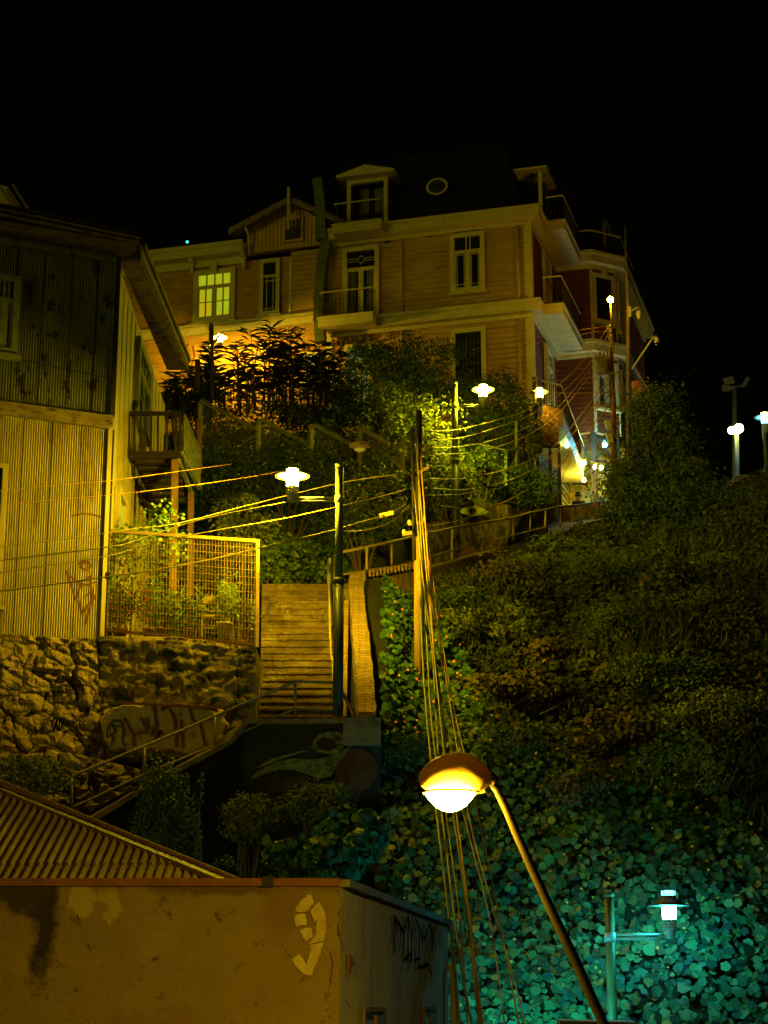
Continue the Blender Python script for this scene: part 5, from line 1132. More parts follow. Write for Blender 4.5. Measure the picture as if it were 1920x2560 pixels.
cable('third cable sweeping up to the hotel pole', [(1062,1118,40.5),(1150,1117,46),(1240,1098,52),(1330,1062,56),(1400,1014,60),(1465,935,61.5),(1524,846,62.1)], .016, cb, G2)
cable('fourth cable sweeping up to the hotel pole', [(1062,1134,40.5),(1150,1134,46),(1240,1118,52),(1330,1082,56),(1400,1030,60),(1465,950,61.5),(1524,862,62.1)], .016, cb, G2)
cable('thick pale cable from mid timber pole passing under the terrace slab', [(1056,1195,40.5),(1137,1198,46),(1210,1187,50),(1290,1165,54),(1380,1120,58),(1450,1040,61),(1528,940,62.1)], .022, cb, G2)
cable('twisted pale cable sagging below the thick one', [(1066,1219,40.5),(1150,1225,46),(1230,1214,50),(1300,1190,54),(1360,1155,57),(1430,1085,60.5),(1528,985,62.1)], .022, cb, G2)
cable('pale cable meeting the twisted one behind the footpath pole', [(1056,1238,40.5),(1140,1237,46),(1180,1230,48),(1230,1216,50),(1300,1194,54),(1390,1135,58.5),(1460,1050,61),(1528,950,62.1)], .018, cb, G2)
cable('low slack cable crossing the painted eye', [(1088,1262,41),(1150,1270,46),(1200,1269,49),(1260,1255,52),(1330,1215,56),(1400,1160,59),(1470,1075,61.5),(1530,1010,62.1)], .014, co, G2)
cable('lowest cable rising from the crossarm over the footpath railing', [(1058,1318,40.4),(1137,1304,45),(1200,1284,49),(1280,1245,53),(1360,1200,57),(1440,1120,61),(1532,1000,62.1)], .017, cb, G2)
cable('drooping cable loop before the streaky painted wall', [(1318,1215,56.5),(1345,1225,57.3),(1378,1243,58),(1400,1225,58.5),(1418,1165,59.5),(1480,1080,61),(1530,1020,62.1)], .014, cb, G2)
cable('thin high cable leaving the hotel pole toward the left', [(1526,814,62.1),(1470,822,62),(1400,833,60),(1300,850,58),(1180,875,55)], .009, co, G2)
cable('second thin high cable leaving the hotel pole toward the left', [(1526,826,62.1),(1470,833,62),(1380,850,60),(1260,872,57)], .009, co, G2)
cable('thin dark level cable crossing the red hotel wall', [(1262,955,58),(1350,950,60),(1440,948,61.5),(1525,945,62.1)], .014, cd, G2)
cable('thin level orange cable just below the dark one', [(1375,982,60.8),(1440,983,61.5),(1525,978,62.1)], .012, co, G2)
G3 = 'cables dropping steeply from the timber pole past the foreground lamp'
drops = [([(1048,1330,40.2),(1050,1450,38),(1060,1700,34),(1079,1915,31),(1091,2030,29),(1113,2210,27),(1138,2430,25),(1152,2600,24)], .022, cb, 'leftmost thick yellow cable of the steep bundle'),
 ([(1044,1090,40.2),(1050,1300,39),(1063,1500,37),(1075,1750,34),(1092,1915,31.5),(1105,2035,29.5),(1125,2200,27),(1150,2400,25),(1187,2600,24)], .020, cb, 'second cable of the steep bundle from the left'),
 ([(1033,1200,40.2),(1058,1450,37.5),(1082,1640,35),(1097,1910,31.8),(1115,2035,29.5),(1150,2300,26),(1172,2600,24)], .016, cb, 'third cable of the steep bundle, close beside the second'),
 ([(1040,1100,40.2),(1064,1400,38),(1090,1680,34),(1113,1905,31),(1133,2035,29),(1162,2230,27),(1203,2600,24)], .020, cb, 'middle cable of the steep bundle above the lamp shell'),
 ([(1050,1110,40.2),(1070,1400,38),(1084,1610,35),(1110,1800,32.5),(1116,1905,31),(1141,2035,29),(1175,2300,26),(1210,2600,24)], .020, co, 'kinked cable just right of the middle of the steep bundle'),
 ([(1044,1330,40.2),(1100,1620,36),(1130,1900,32),(1165,2060,30),(1225,2300,27),(1266,2600,24)], .011, co, 'thin cable of the steep bundle left of the lamp neck'),
 ([(1062,1327,40.2),(1095,1560,37),(1146,1890,32),(1185,2100,29.5),(1280,2430,25.5),(1320,2600,24)], .012, co, 'rightmost lower thin cable ending beside the lamp arm'),
 ([(1052,1180,40.2),(1080,1430,38),(1125,1720,34.5),(1162,1890,32),(1200,2060,30),(1240,2250,27.5),(1304,2600,24)], .012, co, 'thin outer cable on the right edge of the steep bundle')]
for pts, r, m, lb in drops: cable(lb, pts, r, m, G3)
# ================================================================ FOREGROUND COBRA LAMP
Yl = 13.0; c = P(1125, 1983, Yl); sc1 = (c.y*cp+c.z*sp)/F
t = thing('cobra_street_lamp', 'large foreground cobra-head street lamp glowing above a long curved arm', 'street lamp', P(1515,2620,Yl))
b = MB(); R = 70*sc1
def shell(u0, vtop, x): pass
# shell built as stacked elliptical sections along its length
secs = [(1047,1945,4,6),(1052,1940,22,22),(1075,1928,44,34),(1110,1918,56,36),(1150,1912,58,35),(1185,1918,52,32),(1210,1930,36,24),(1228,1940,18,14)]
rows = []
for (u, v, hh, dd) in secs:
    cc = P(u, v+ (0), Yl); row = []
    for j in range(17):
        a = PI*2*j/16; up_ = math.sin(a); z = up_*(hh*.60 if up_ > 0 else hh*.75)*sc1*.95; y = math.cos(a)*dd*1.6*sc1; 
        row.append(Vector((cc.x, Yl+y, max(cc.z+z*(1 if up_ > 0 else 1.7), P(u, 1979, Yl).z))))
    rows.append(row)
b.grid(rows); vs = [rows[0][:16], rows[-1][:16]]
b.add(rows[0][:16], [tuple(range(16))]); b.add(rows[-1][:16], [tuple(range(16))])
shellm = mat('brown_gold_lamp_shell', (.30,.19,.05), (.22,.13,.035), 4, .45, .1, 20, transl=.25); build('shell', b, shellm, t)
b = MB(); b.tube([c+Vector((math.cos(2*PI*k/32)*68*sc1, math.sin(2*PI*k/32)*61*sc1, 2*sc1)) for k in range(33)], 3*sc1, 6, cap=False); b.bar(P(1185,1982,Yl), P(1212,1977,Yl), .05, .02); build('rim', b, M['mesh'], t)
b = MB(); b.lathe(c, [(1*sc1,-46*sc1),(12*sc1,-45*sc1),(24*sc1,-41*sc1),(38*sc1,-32*sc1),(51*sc1,-18*sc1),(60*sc1,-6*sc1),(63*sc1,-.5*sc1)], 32, sy=.9); build('bowl', b, emat('glowing_sodium_bowl', (1.0,.68,.026), 1150), t)
b = MB(); b.tube([P(*q, Yl) for q in ((1196,1940),(1220,1948),(1242,1975),(1262,2015),(1290,2082),(1330,2172),(1380,2280),(1440,2405),(1515,2575),(1560,2680))], [.026,.027,.028,.029,.030,.031,.033,.035,.037,.038], 14); build('arm', b, mat('dull_gold_tube', (.07,.048,.017), (.04,.028,.01), 3, .35, metal=.3), t)
b = MB(); b.tube([P(1190,1945,Yl-.01), P(1216,1935,Yl-.01), P(1240,1955,Yl-.01)], [.02,.045,.04], 12); build('collar', b, M['brownwood'], t)
# ================================================================ BUILDING 9
Y9 = 18.0; k0 = P(850,2216,Y9); z9 = k0.z
n9 = thing('number_nine_house', 'sand coloured rendered building with a pale painted numeral on its front wall', 'building', (k0.x,Y9,-5))
sd9 = Vector((.153,.988,0)); kend = k0+sd9*8.9; 
S9 = Plane(k0, Vector((.988,-.153,0))); F9 = Plane(Vector((0,Y9,0)), (0,-1,0))
kend = S9.hit(1120, 2400); ZB = -7
b = MB(); nx, nz_ = 60, 24
# front wall subdivided with gentle unevenness
rows = []
for j in range(nz_+1):
    z = ZB+(z9-ZB)*j/nz_; rows.append([Vector((-9+(k0.x+9)*i/nx, Y9+.02*noise.noise(Vector((i*.35,z*1.1,0)))*(0 if i == nx else 1), z)) for i in range(nx+1)])
b.grid(rows); bs_ = MB()
rows = []
for j in range(nz_+1):
    z = ZB+(z9-ZB)*j/nz_; rows.append([k0.lerp(kend, i/40).xy.to_3d()+Vector((.02*noise.noise(Vector((i*.3,z,4)))*(0 if i == 0 else 1),0,z)) for i in range(41)])
bs_.grid(rows); build('side_wall', bs_, mat('grey_olive_rough_render', (.52,.47,.30), (.38,.33,.19), 1.3, .95, 1.0, 24, contrast=(.3,.7), c3=(.22,.17,.08), s3=4, t3=(.56,.66), stretch=(1,1,.5)), n9, clean=False)
build('wall', b, M['render9'], n9, clean=False)
b = MB(); b.box(-9,Y9-.07,z9+.001,k0.x+.0,Y9+.2,z9+.05); b.box(-9,Y9-.05,z9+.051,k0.x-.01,Y9+.15,z9+.075)
build('front_coping', b, M['coping'], n9)
b = MB(); nn = Vector((.988,-.153,0))
for i in range(12):
    p = k0.lerp(kend, i/12); q = k0.lerp(kend, (i+.97)/12); p.z = q.z = z9+.03; b.bar(p+nn*.02, q+nn*.02, .16, .07+.008*(i % 2))
build('side_coping', b, M['copinggrey'], n9)
b = MB(); b.box(P(668,2200,Y9).x-.04, Y9-.09, z9-.01, P(680,2200,Y9).x+.02, Y9-.071, z9+.09); build('coping_joint', b, M['blackwood'], n9)
# numeral
def zz9(x, y): return (600+x/2.765, 1960+y/2.765)
def wob(pts, k=4, a=6):
    out = []
    for i in range(len(pts)):
        p, q = pts[i], pts[(i+1) % len(pts)]
        for j in range(k): f = j/k; out.append((p[0]+(q[0]-p[0])*f+random.uniform(-a,a)*(j>0), p[1]+(q[1]-p[1])*f+random.uniform(-a,a)*(j>0)))
    return out
segs = [[(478,762),(440,790),(400,835),(382,868),(385,880),(455,882),(490,842),(512,822),(500,780)], [(383,898),(376,940),(390,985),(420,978),(465,968),(455,900)], [(408,1008),(428,1050),(455,1088),(508,1050),(490,995)],
 [(490,875),(520,832),(545,812),(575,860),(592,920),(596,980),(588,1050),(575,1085),(478,1108),(522,1045),(520,990),(545,935),(512,950)], [(478,1118),(575,1095),(555,1180),(530,1240),(515,1270),(497,1322),(450,1318),(425,1300),(378,1255),(358,1215),(412,1172),(440,1220),(462,1252),(478,1190),(492,1135)]]
for s in segs:
    b = MB(); b.prism([F9.hit(*zz9(x, y), .022) for x, y in wob(s)], (0,-.004,0)); build('numeral_nine', b, M['num'], n9)
s = [(720,812),(738,850),(746,900),(742,1000),(738,1080),(728,1150),(712,1130),(700,1070),(680,1000),(672,930),(690,870)]
b = MB(); b.prism([S9.hit(*zz9(x, y), .02) for x, y in wob(s, 3, 4) if x > 685], nn*.004); build('numeral_smear', b, M['num'], n9)
b = MB(); b.prism([F9.hit(*zz9(x, y), .02) for x, y in [(672,930),(684,890),(690,1000),(690,1060),(680,1010)]], (0,-.004,0)); build('numeral_smear', b, M['num'], n9)
g = MB(); random.seed(3)
for i in range(34):
    u = 978+i*4.1+random.uniform(-2,2); v0 = 2272+(u-978)*.27+random.uniform(0,30); v1 = v0+random.uniform(30,140); m_ = (v0+v1)/2
    stroke(g, S9, [(u,v0),(u+random.uniform(-5,5),m_),(u+random.uniform(-1,1),v1)], random.choice((.008,.012,.02)), .024)
for s in ([(985,2290),(1010,2330),(1020,2290),(1030,2340)], [(1010,2400),(1030,2380),(1022,2420)], [(1040,2300),(1060,2350),(1075,2310),(1085,2360)], [(1035,2400),(1050,2395),(1045,2420),(1070,2410),(1080,2440)]): stroke(g, S9, s, .035, .026)
build('graffiti', g, M['spray'], n9)
# windows low on side wall : recess boxes proud frame
for (u0, u1, v) in ((908,957,2530),(1058,1086,2526)):
    A0 = S9.hit(u0, v, .022); A1 = S9.hit(u1, v, .022); tt = (A1-A0); tt.z = 0; LL = tt.length; tt.normalize(); zt = min(A0.z, A1.z)
    A = lambda x, d, z, A0=A0, tt=tt: Vector((A0.x,A0.y,0))+tt*x+nn*(d-.0)+ez*z
    b = MB(); abox(b, A, 0, LL, 0, .006, zt-1.2, zt); w = build('window', b, M['blackwood'], n9)
    b = MB(); abox(b, A, LL*.05, LL*.45, .007, .012, zt-1.2, zt-.08); build('pane', b, mat('bluish_window_pane', (.2,.24,.26), (.1,.12,.14), 3, .3), w)
    b = MB(); abox(b, A, LL*.5, LL*.95, .007, .04, zt-1.2, zt-.03); build('sash', b, M['brownwood'], w)
    b = MB(); frame(b, A, -.05, LL+.05, zt-1.3, zt+.05, .05, .0, .03); build('window_frame', b, M['render9'], w)
b = MB(); p = S9.hit(1124, 2432, .05); b.tube([p+Vector((-.02,0,.1)), p+Vector((.05,-.02,0)), p+Vector((.05,-.02,-.1)), (p.x+.05,p.y-.02,-7)], .05, 10); build('drainpipe', b, M['fit'], n9)
for q in ([(826,2380),(832,2410),(828,2440),(824,2470)], [(862,2500),(870,2508),(875,2518)]):
    g = MB(); stroke(g, F9 if q[0][0] < 850 else S9, q, .008, .024); build('crack', g, M['blackwood'], n9)
b = MB(); b.prism([S9.hit(u, v, .02) for u, v in ((866,2384),(878,2398),(881,2410),(868,2420))], nn*.03); b.prism([S9.hit(u, v, .02) for u, v in ((868,2422),(874,2430),(866,2440))], nn*.02); build('chipped_render', b, M['coping'], n9)
# ---- corrugated roof behind the wall
rf = thing('corrugated_roof', 'rusty ribbed iron hip roof with dark ridge flashing behind the rendered wall', 'roof', (-5,Y9+.6,z9))
e0 = P(570,2203,18.4); r1 = P(45,2008,20.8); sl_ = (r1.z-z9)/(r1.y-18.35)
def roofz(y): return z9+.02+(y-18.35)*sl_
hx = lambda y: e0.x+(r1.x-e0.x)*(y-18.35)/(r1.y-18.35)      # hip line x at depth y
b = MB(); pitch = .094; x = -8.5
def rib(mb, x, y0, y1, lift=0):
    w = pitch
    prof = [(0,0),(.14,.0),(.40,.05),(.60,.05),(.86,.0),(1.0,0)]
    for i in range(5):
        (a, h0), (c_, h1) = prof[i], prof[i+1]
        def yy(xx, yv): return min(yv, 18.35+(xx-e0.x)/(r1.x-e0.x)*(r1.y-18.35)) if xx > hx(30) else yv
        xa, xb = x+a*w, x+c_*w; ya, yb = yy(xa, y1), yy(xb, y1)
        if ya <= y0 and yb <= y0: continue
        ya = max(ya, y0); yb = max(yb, y0)
        mb.add([(xa,y0,roofz(y0)+h0+lift),(xb,y0,roofz(y0)+h1+lift),(xb,yb,roofz(yb)+h1+lift),(xa,ya,roofz(ya)+h0+lift)], [(0,1,2,3)])
ymid = P(200,2165,18.75).y
while x < e0.x:
    rib(b, x, 18.3, 18.82, 0); rib(b, x, 18.76, 23.5, .028+.004*math.sin(x*7)); x += pitch
build('front_sheets', b, M['roofiron'], rf, clean=False)
b = MB(); h0 = Vector((e0.x,18.35,z9+.03)); h1 = Vector((hx(23.6),23.6,roofz(23.6)))
b.bar(h0+ez*.03, h1+ez*.06, .20, .05); build('hip_flashing', b, M['rust'], rf)
b = MB(); b.bar(h0+Vector((.17,.02,.03)), h1+Vector((.12,.1,.12)), .045, .04); build('hip_capping', b, M['coping'], rf)
b = MB(); s0 = h0+Vector((.1,.05,.03)); s1 = h1+Vector((.1,.1,.10)); o0 = P(572,2203,19.2); o1 = P(137,2036,21.6); 
for i in range(7):
    f0, f1 = i/7, (i+.9)/7; A0 = s0.lerp(o0, f0); A1 = s1.lerp(o1, f0) ; B0 = s0.lerp(o0, f1); B1 = s1.lerp(o1, f1)
    b.hexa([A0-ez*.1, A1-ez*.1, B1-ez*.1, B0-ez*.1], [A0, A1, B1, B0])
build('side_sheets', b, M['roofiron'], rf)
# ================================================================ SPIKED STAIR FENCE
sf = thing('spiked_fence', 'stepped metal fence with saw-tooth spikes on top climbing through the bushes', 'fence', P(650,1130,51.5))
sfm = mat('olive_fence_paint', (.26,.25,.10), (.18,.17,.07), 4, .6); sfm2 = mat('thin_dark_mesh', (.10,.10,.045), rough=.7)
Yh = [53.5,52.2,50.6,49.4,48.6]
panels = [((503,1003,54.5),(645,1076,52.6)),((653,1050,52.4),(776,1116,51.0)),((786,1064,50.9),(880,1113,49.6)),((905,1074,49.5),(975,1112,48.7)),((985,1108,48.6),(1003,1132,48.3))]
for p, q in panels:
    a, c_ = P(*p), P(*q); b = MB(); b.bar(a, c_, .07, .09); L_ = (c_-a).length; k = int(L_/.12)
    for i in range(k): s = a.lerp(c_, (i+.5)/k); b.prism([s+ez*.04+(c_-a)*(-.045/L_), s+ez*.04+(c_-a)*(.045/L_), s+ez*.16], (0,.02,0))
    build('spiked_rail', b, sfm, sf)
    b = MB(); k = int(L_/.09)
    for i in range(k+1): s = a.lerp(c_, i/k); b.bar(s, s-ez*1.35, .010)
    for i in range(1,7): b.bar(a-ez*.2*i-Vector((0,.02,0)), c_-ez*.2*i-Vector((0,.02,0)), .009)
    build('mesh_infill', b, sfm2, sf)
for (u, v0, v1, Y) in ((503,1003,1090,54.6),(648,1048,1150,52.5),(780,1062,1180,50.95),(901,1072,1180,49.55),(1007,1100,1215,48.5)):
    b = MB(); b.bar(P(u, v0, Y), P(u-2, v1, Y), .12, .12)
    for i in range(6): s = P(u-4, v0+8+i*9, Y); b.prism([s+Vector((0,0,.04)), s-Vector((0,0,.04)), s-Vector((.1,0,0))], (0,.02,0))
    build('fence_post', b, sfm, sf)
# dark fence by house at upper left
df = thing('upper_iron_fence', 'dark iron rail fence in front of the lit lower wall of the hotel', 'fence', P(470,1000,58))
b = MB()
for v in (932,958,998): b.bar(P(412,v-2,57), P(700,v+6,60), .06, .04)
build('rail', b, M['iron'], df)
b = MB()
for i in range(34): u = 416+i*7; b.bar(P(u,962,57.3), P(u,998,57.3), .025)
for i in range(26): u = 416+i*5; b.prism([P(u,958,57.3), P(u+3,958,57.3), P(u+1,950,57.3)], (0,.02,0))
build('pickets', b, M['iron'], df)
b = MB(); b.bar(P(494,900,56.8), P(494,1100,56.8), .16, .16); b.bar(P(530,815,57.2), P(530,1000,57.2), .1, .1); build('post', b, M['blackwood'], df)
# angled frame railing between lamp pole and mural
fr = thing('angled_frame_railing', 'pale metal stair frame with diagonal braces right of the footpath lamp pole', 'railing', P(1264,1180,55))
b = MB(); b.bar(P(1200,1112,54.5), P(1264,1127,55), .09, .06); b.bar(P(1264,1127,55), P(1290,1119,56.5), .09, .06); b.bar(P(1213,1145,54.6), P(1258,1172,55), .07, .04); b.bar(P(1292,1180,56.5), P(1338,1222,58), .09, .08); build('rail', b, sfm, fr)
for (u, v0, v1, Y, m, w) in ((1212,1125,1180,54.6,sfm,.07),(1264,1128,1215,55,mat('flaking_blue_white_paint', (.35,.42,.45), (.03,.12,.28), 9, .6, contrast=(.48,.52)),.1),(1290,1055,1200,56.5,sfm,.08),(1338,1150,1216,58,M['railpale'],.05)):
    b = MB(); b.bar(P(u, v0, Y), P(u, v1, Y), w, w); build('post', b, m, fr)
# low stone structure at far right
b = MB(); c_ = P(1862,1225,74); b.obox(c_, (.42,0,0),(0,.4,0),(0,0,.42)); b.obox(c_+ez*.47, (.5,0,0),(0,.5,0),(0,0,.045)); b.obox(c_+Vector((-.6,0,-.05)), (.16,0,.1),(0,.4,0),(0,0,.4)); solo('stone_pier', b, M['concrete'], 'low stone pier with a flat cap at the foot of the globe lamp', 'pier', c_)
b = MB(); b.hexa([P(1400,2552,30.5),P(1590,2556,30.5),P(1600,2640,30.3),P(1390,2640,30.3)], [q+Vector((0,.5,0)) for q in (P(1400,2548,30.5),P(1590,2552,30.5),P(1600,2640,30.3),P(1390,2640,30.3))]); solo('kerb_wall', b, M['copinggrey'], 'pale wall top at the foot of the cyan lamp post', 'wall', P(1500,2556,30.5))
# ================================================================ PERSON at the railing
pb = P(1447,1290,66.0); hd_z = P(1446,1241,66).z; pz0 = hd_z-1.2
pr = thing('person', 'person in a dark jacket and flat-topped hat seen from behind at the railing', 'person', (pb.x,66.0,pz0))
H0 = hd_z-pz0    # height to head centre
def skin(name, verts, edges, radii, m, parent, root=0, sub=2):
    me = bpy.data.meshes.new(name); me.from_pydata([tuple(v) for v in verts], edges, []); me.materials.append(m)
    o = bpy.data.objects.new(name, me); COL.objects.link(o); o.parent = parent
    sk = o.modifiers.new('skin', 'SKIN'); sk.use_smooth_shade = True; lay = me.skin_vertices[0].data
    for i, r in enumerate(radii): lay[i].radius = (r, r); lay[i].use_root = (i == root)
    ss = o.modifiers.new('sub', 'SUBSURF'); ss.levels = sub; ss.render_levels = sub
    dg = bpy.context.evaluated_depsgraph_get(); nm = bpy.data.meshes.new_from_object(o.evaluated_get(dg)); o.modifiers.clear(); o.data = nm; nm.materials.clear(); nm.materials.append(m)
    return o
s = 1.0
V = [(0,0,.52),(0,.02,.72),(0,.03,.90),(0,.04,1.0),(0,.05,1.07),(0,.06,1.14),(0,.06,1.22),
     (-.18,.03,.95),(-.24,.08,.70),(-.14,.28,.68),(-.10,.34,.68), (.18,.03,.95),(.32,.08,.88),(.46,.26,.90),(.50,.32,.90),
     (-.10,.05,.5),(-.13,.45,.52),(-.13,.42,.1),(-.13,.56,.04), (.10,.05,.5),(.13,.45,.52),(.13,.42,.1),(.13,.56,.04)]
E_ = [(0,1),(1,2),(2,3),(3,4),(4,5),(5,6),(2,7),(7,8),(8,9),(9,10),(2,11),(11,12),(12,13),(13,14),(0,15),(15,16),(16,17),(17,18),(0,19),(19,20),(20,21),(21,22)]
Rr = [.15,.15,.17,.08,.06,.10,.09,.075,.055,.04,.035,.075,.055,.04,.035,.09,.065,.045,.04,.09,.065,.045,.04]
skinm = mat('skin', (.35,.2,.12), rough=.6)
skin('body', [Vector(v)*s for v in V], E_, [r*s for r in Rr], skinm, pr)
jk = mat('dark_jacket_cloth', (.03,.035,.03), (.02,.022,.02), 8, .9)
V2 = [(0,0,.52),(0,.02,.72),(0,.03,.91),(-.18,.03,.95),(-.24,.08,.70),(-.15,.26,.685),(.18,.03,.95),(.32,.08,.88),(.45,.25,.90)]
skin('jacket', [Vector(v)*s for v in V2], [(0,1),(1,2),(2,3),(3,4),(4,5),(2,6),(6,7),(7,8)], [x*s for x in (.19,.18,.195,.095,.075,.058,.095,.075,.058)], jk, pr)
V3 = [(0,0,.52),(-.10,.05,.5),(-.13,.45,.52),(-.13,.42,.12),(.10,.05,.5),(.13,.45,.52),(.13,.42,.12)]
skin('trousers', [Vector(v)*s for v in V3], [(0,1),(1,2),(2,3),(0,4),(4,5),(5,6)], [x*s for x in (.16,.11,.082,.062,.11,.082,.062)], mat('dark_trouser_cloth', (.04,.04,.045), rough=.9), pr)
for nm, sx, x0, y0, z0 in (('hand', -1, -.10, .36, .68), ('hand', 1, .51, .35, .90)):
    vv = [Vector((x0,y0-.03,z0)), Vector((x0,y0+.03,z0))]; ed = [(0,1)]; rr = [.03,.034]
    for f in range(5):
        i = len(vv); dx = (f-1.5)*.018 if f < 4 else -.045*sx; L1 = (.045,.05,.048,.038,.03)[f]
        vv += [Vector((x0+dx,y0+.055 if f<4 else y0+.02,z0+.005)), Vector((x0+dx*1.1,y0+.055+L1*.7 if f<4 else y0+.045,z0-.01)), Vector((x0+dx*1.1,y0+.06+L1 if f<4 else y0+.06,z0-.035))]
        ed += [(1,i),(i,i+1),(i+1,i+2)]; rr += [.011,.010,.008]
    skin(nm, [v*s for v in vv], ed, [r*s for r in rr], skinm, pr, sub=1)
b = MB(); hc_ = Vector((pb.x,66.0,pz0))+Vector((0,.06,1.24))*s; b.lathe(hc_, [(.01,-.01),(.135*s,-.01),(.14*s,.0),(.10*s,.02),(.098*s,.12*s),(.085*s,.135*s),(.01,.14*s)], 20); build('hat', b, jk, pr)
b = MB(); b.tube([P(1450,1286,65.2), P(1463,1262,65.2)], .035, 8); solo('leaning_tube', b, mat('pale_blue_paint', (.25,.55,.6), rough=.5), 'short cyan-lit bar leaning on the railing beside the person', 'bar', P(1450,1286,65.2))
st_ = thing('stool', 'round stool under the seated person on the porch', 'stool', (pb.x,66.0,pz0))
b = MB(); b.lathe((pb.x,66.0,pz0+.37), [(.15,0),(.17,.02),(.17,.04),(.02,.045)], 16); build('seat', b, M['oldwood'], st_)
for k in range(3):
    a = k*2.1; b = MB(); b.tube([(pb.x+math.cos(a)*.2,66+math.sin(a)*.2,pz0-.1), (pb.x+math.cos(a)*.1,66+math.sin(a)*.1,pz0+.37)], .018, 6); build('leg', b, M['oldwood'], st_)
tb = P(1484,1268,67); rt_ = thing('red_table', 'small round red-topped table on the porch near the dark post', 'table', (tb.x,67,PZ))
b = MB(); b.lathe(tb, [(.3,0),(.34,.02),(.34,.04),(.02,.05)], 20); build('tabletop', b, M['redflower'], rt_)
b = MB(); b.tube([tb, (tb.x,67,PZ)], .035, 8); b.lathe((tb.x,67,PZ), [(.2,0),(.2,.02),(.03,.05)], 14); build('leg', b, M['blackwood'], rt_)
# ================================================================ VEGETATION
def surf_n(X, Y):
    e = .4; zx = (hz(X+e, Y)-hz(X-e, Y))/(2*e); zy = (hz(X, Y+e)-hz(X, Y-e))/(2*e)
    return unit(np.stack([-zx, -zy, np.ones_like(zx)], 1))
def mound(X, Y):
    return .45*np.sin(X*1.7+np.sin(Y*1.1)*1.3)*np.sin(Y*1.45+np.sin(X*.8)*1.5)+.25*np.sin(X*3.9+Y*2.3)*np.sin(Y*3.1-X*1.2)
def scatter(n, x0, x1, y0, y1, cond=None):
    X = rng.uniform(x0, x1, n); Y = rng.uniform(y0, y1, n)
    px = np.interp(Y, *pX); k = np.ones(n, bool)
    if cond is not None: k = cond(X, Y, px)
    return X[k], Y[k]
right = lambda X, Y, px: (X > px+.1)
sl = lambda X, Y, px: (X > px+.25)
# nasturtium carpet (near slope)
def nedge(X, Y): return np.maximum(38.0+.9*np.sin(X*1.3+1)+.25*np.maximum(3-X,0), 46-4.2*np.maximum(X-.9, 0))+.8*np.sin(X*2.3)+.5*np.sin(Y*2+X)
def near(X, Y, px):
    return (X > np.maximum(px+.15, np.where(Y < 37, -8, -.1))) & (Y < nedge(X, Y)) & ~((Y > 36.4) & (X < -.05))
X, Y = scatter(62000, -8, 12, 31.5, 47, near)
md = mound(X, Y); keep = (md > -.48-.5*(Y < 36.5)+rng.uniform(-.25,.25,len(X))); X, Y, md = X[keep], Y[keep], md[keep]
n = len(X); pt = np.stack([X, Y, hz(X, Y)+.25+.35*md+rng.uniform(-.18,.16,n)], 1)
nr = surf_n(X, Y)*.6+np.array([-.1,-.75,.35])
v1 = leaves(pt, nr, (rng.beta(1.6,2.2,n)*.11+.03)*np.interp(Y,[32,38,47],[1.12,.72,.6]), 'round', jitter=.33)
tagp(leafmesh('nasturtium_carpet', [v1], M['nast']), 'carpet of round nasturtium leaves covering the lower slope', 'nasturtium leaves', kind='stuff')
X, Y = scatter(1100, -7, 9, 32, 47, near); n = len(X); md = mound(X, Y)
pt = np.stack([X, Y-.15, hz(X, Y)+.38+.35*md], 1); 
tagp(leafmesh('nasturtium_flowers', [leaves(pt, np.tile([0,-1,.3],(n,1)), rng.uniform(.022,.045,n), 'petal', jitter=.4)], M['flower']), 'scattered small yellow-orange nasturtium flowers', 'flowers', kind='stuff')
X, Y = scatter(36000, -8, 12, 31.5, 47, near); md = mound(X*.8+2, Y*.9+1); keep = md > -.05+rng.uniform(-.2,.2,len(X)); X, Y = X[keep], Y[keep]; n = len(X)
pt = np.stack([X, Y, hz(X, Y)+.3+.35*mound(X, Y)+rng.uniform(-.1,.25,n)], 1)
tagp(leafmesh('small_creepers', [leaves(pt, surf_n(X, Y)+np.array([0,-.6,.2]), rng.uniform(.015,.045,n), 'leaf', jitter=.8)], M['weed']), 'fine weeds and creepers tangled between the nasturtium leaves', 'weeds', kind='stuff')
# weeds over the slope
def far(X, Y, px):
    return (X > px+.2) & (Y > nedge(X, Y)-1.2)
X, Y = scatter(130000, -1, 22, 33, 66, far); md = mound(X*.7, Y*.7); keep = rng.uniform(-.6,.5,len(X)) < md+.25; X, Y, md = X[keep], Y[keep], md[keep]
n = len(X); pt = np.stack([X, Y, hz(X, Y)+.15+.85*md+rng.uniform(-.1,.35,n)], 1)
parts = [leaves(pt, surf_n(X, Y)+np.array([0,-.6,.2]), rng.uniform(.03,.09,n), 'wide', jitter=.7)]
tagp(leafmesh('slope_weeds', parts, M['weed']), 'mixed low weeds and creepers covering the upper slope', 'weeds', kind='stuff')
X, Y = scatter(26000, 0, 20, 36, 64, far); md = mound(X*.6+3, Y*.5); keep = md > .05; X, Y, md = X[keep], Y[keep], md[keep]; n = len(X)
pt = np.stack([X, Y, hz(X, Y)+.45+.3*md], 1); u = np.tile([.15,-.1,1.0], (n,1))
tagp(leafmesh('long_grass', [leaves(pt, np.tile([0,-1,.3],(n,1)), rng.uniform(.12,.30,n), 'blade', up=u, jitter=.5)], M['grass']), 'tall thin grass tufts on the upper slope', 'grass', kind='stuff')
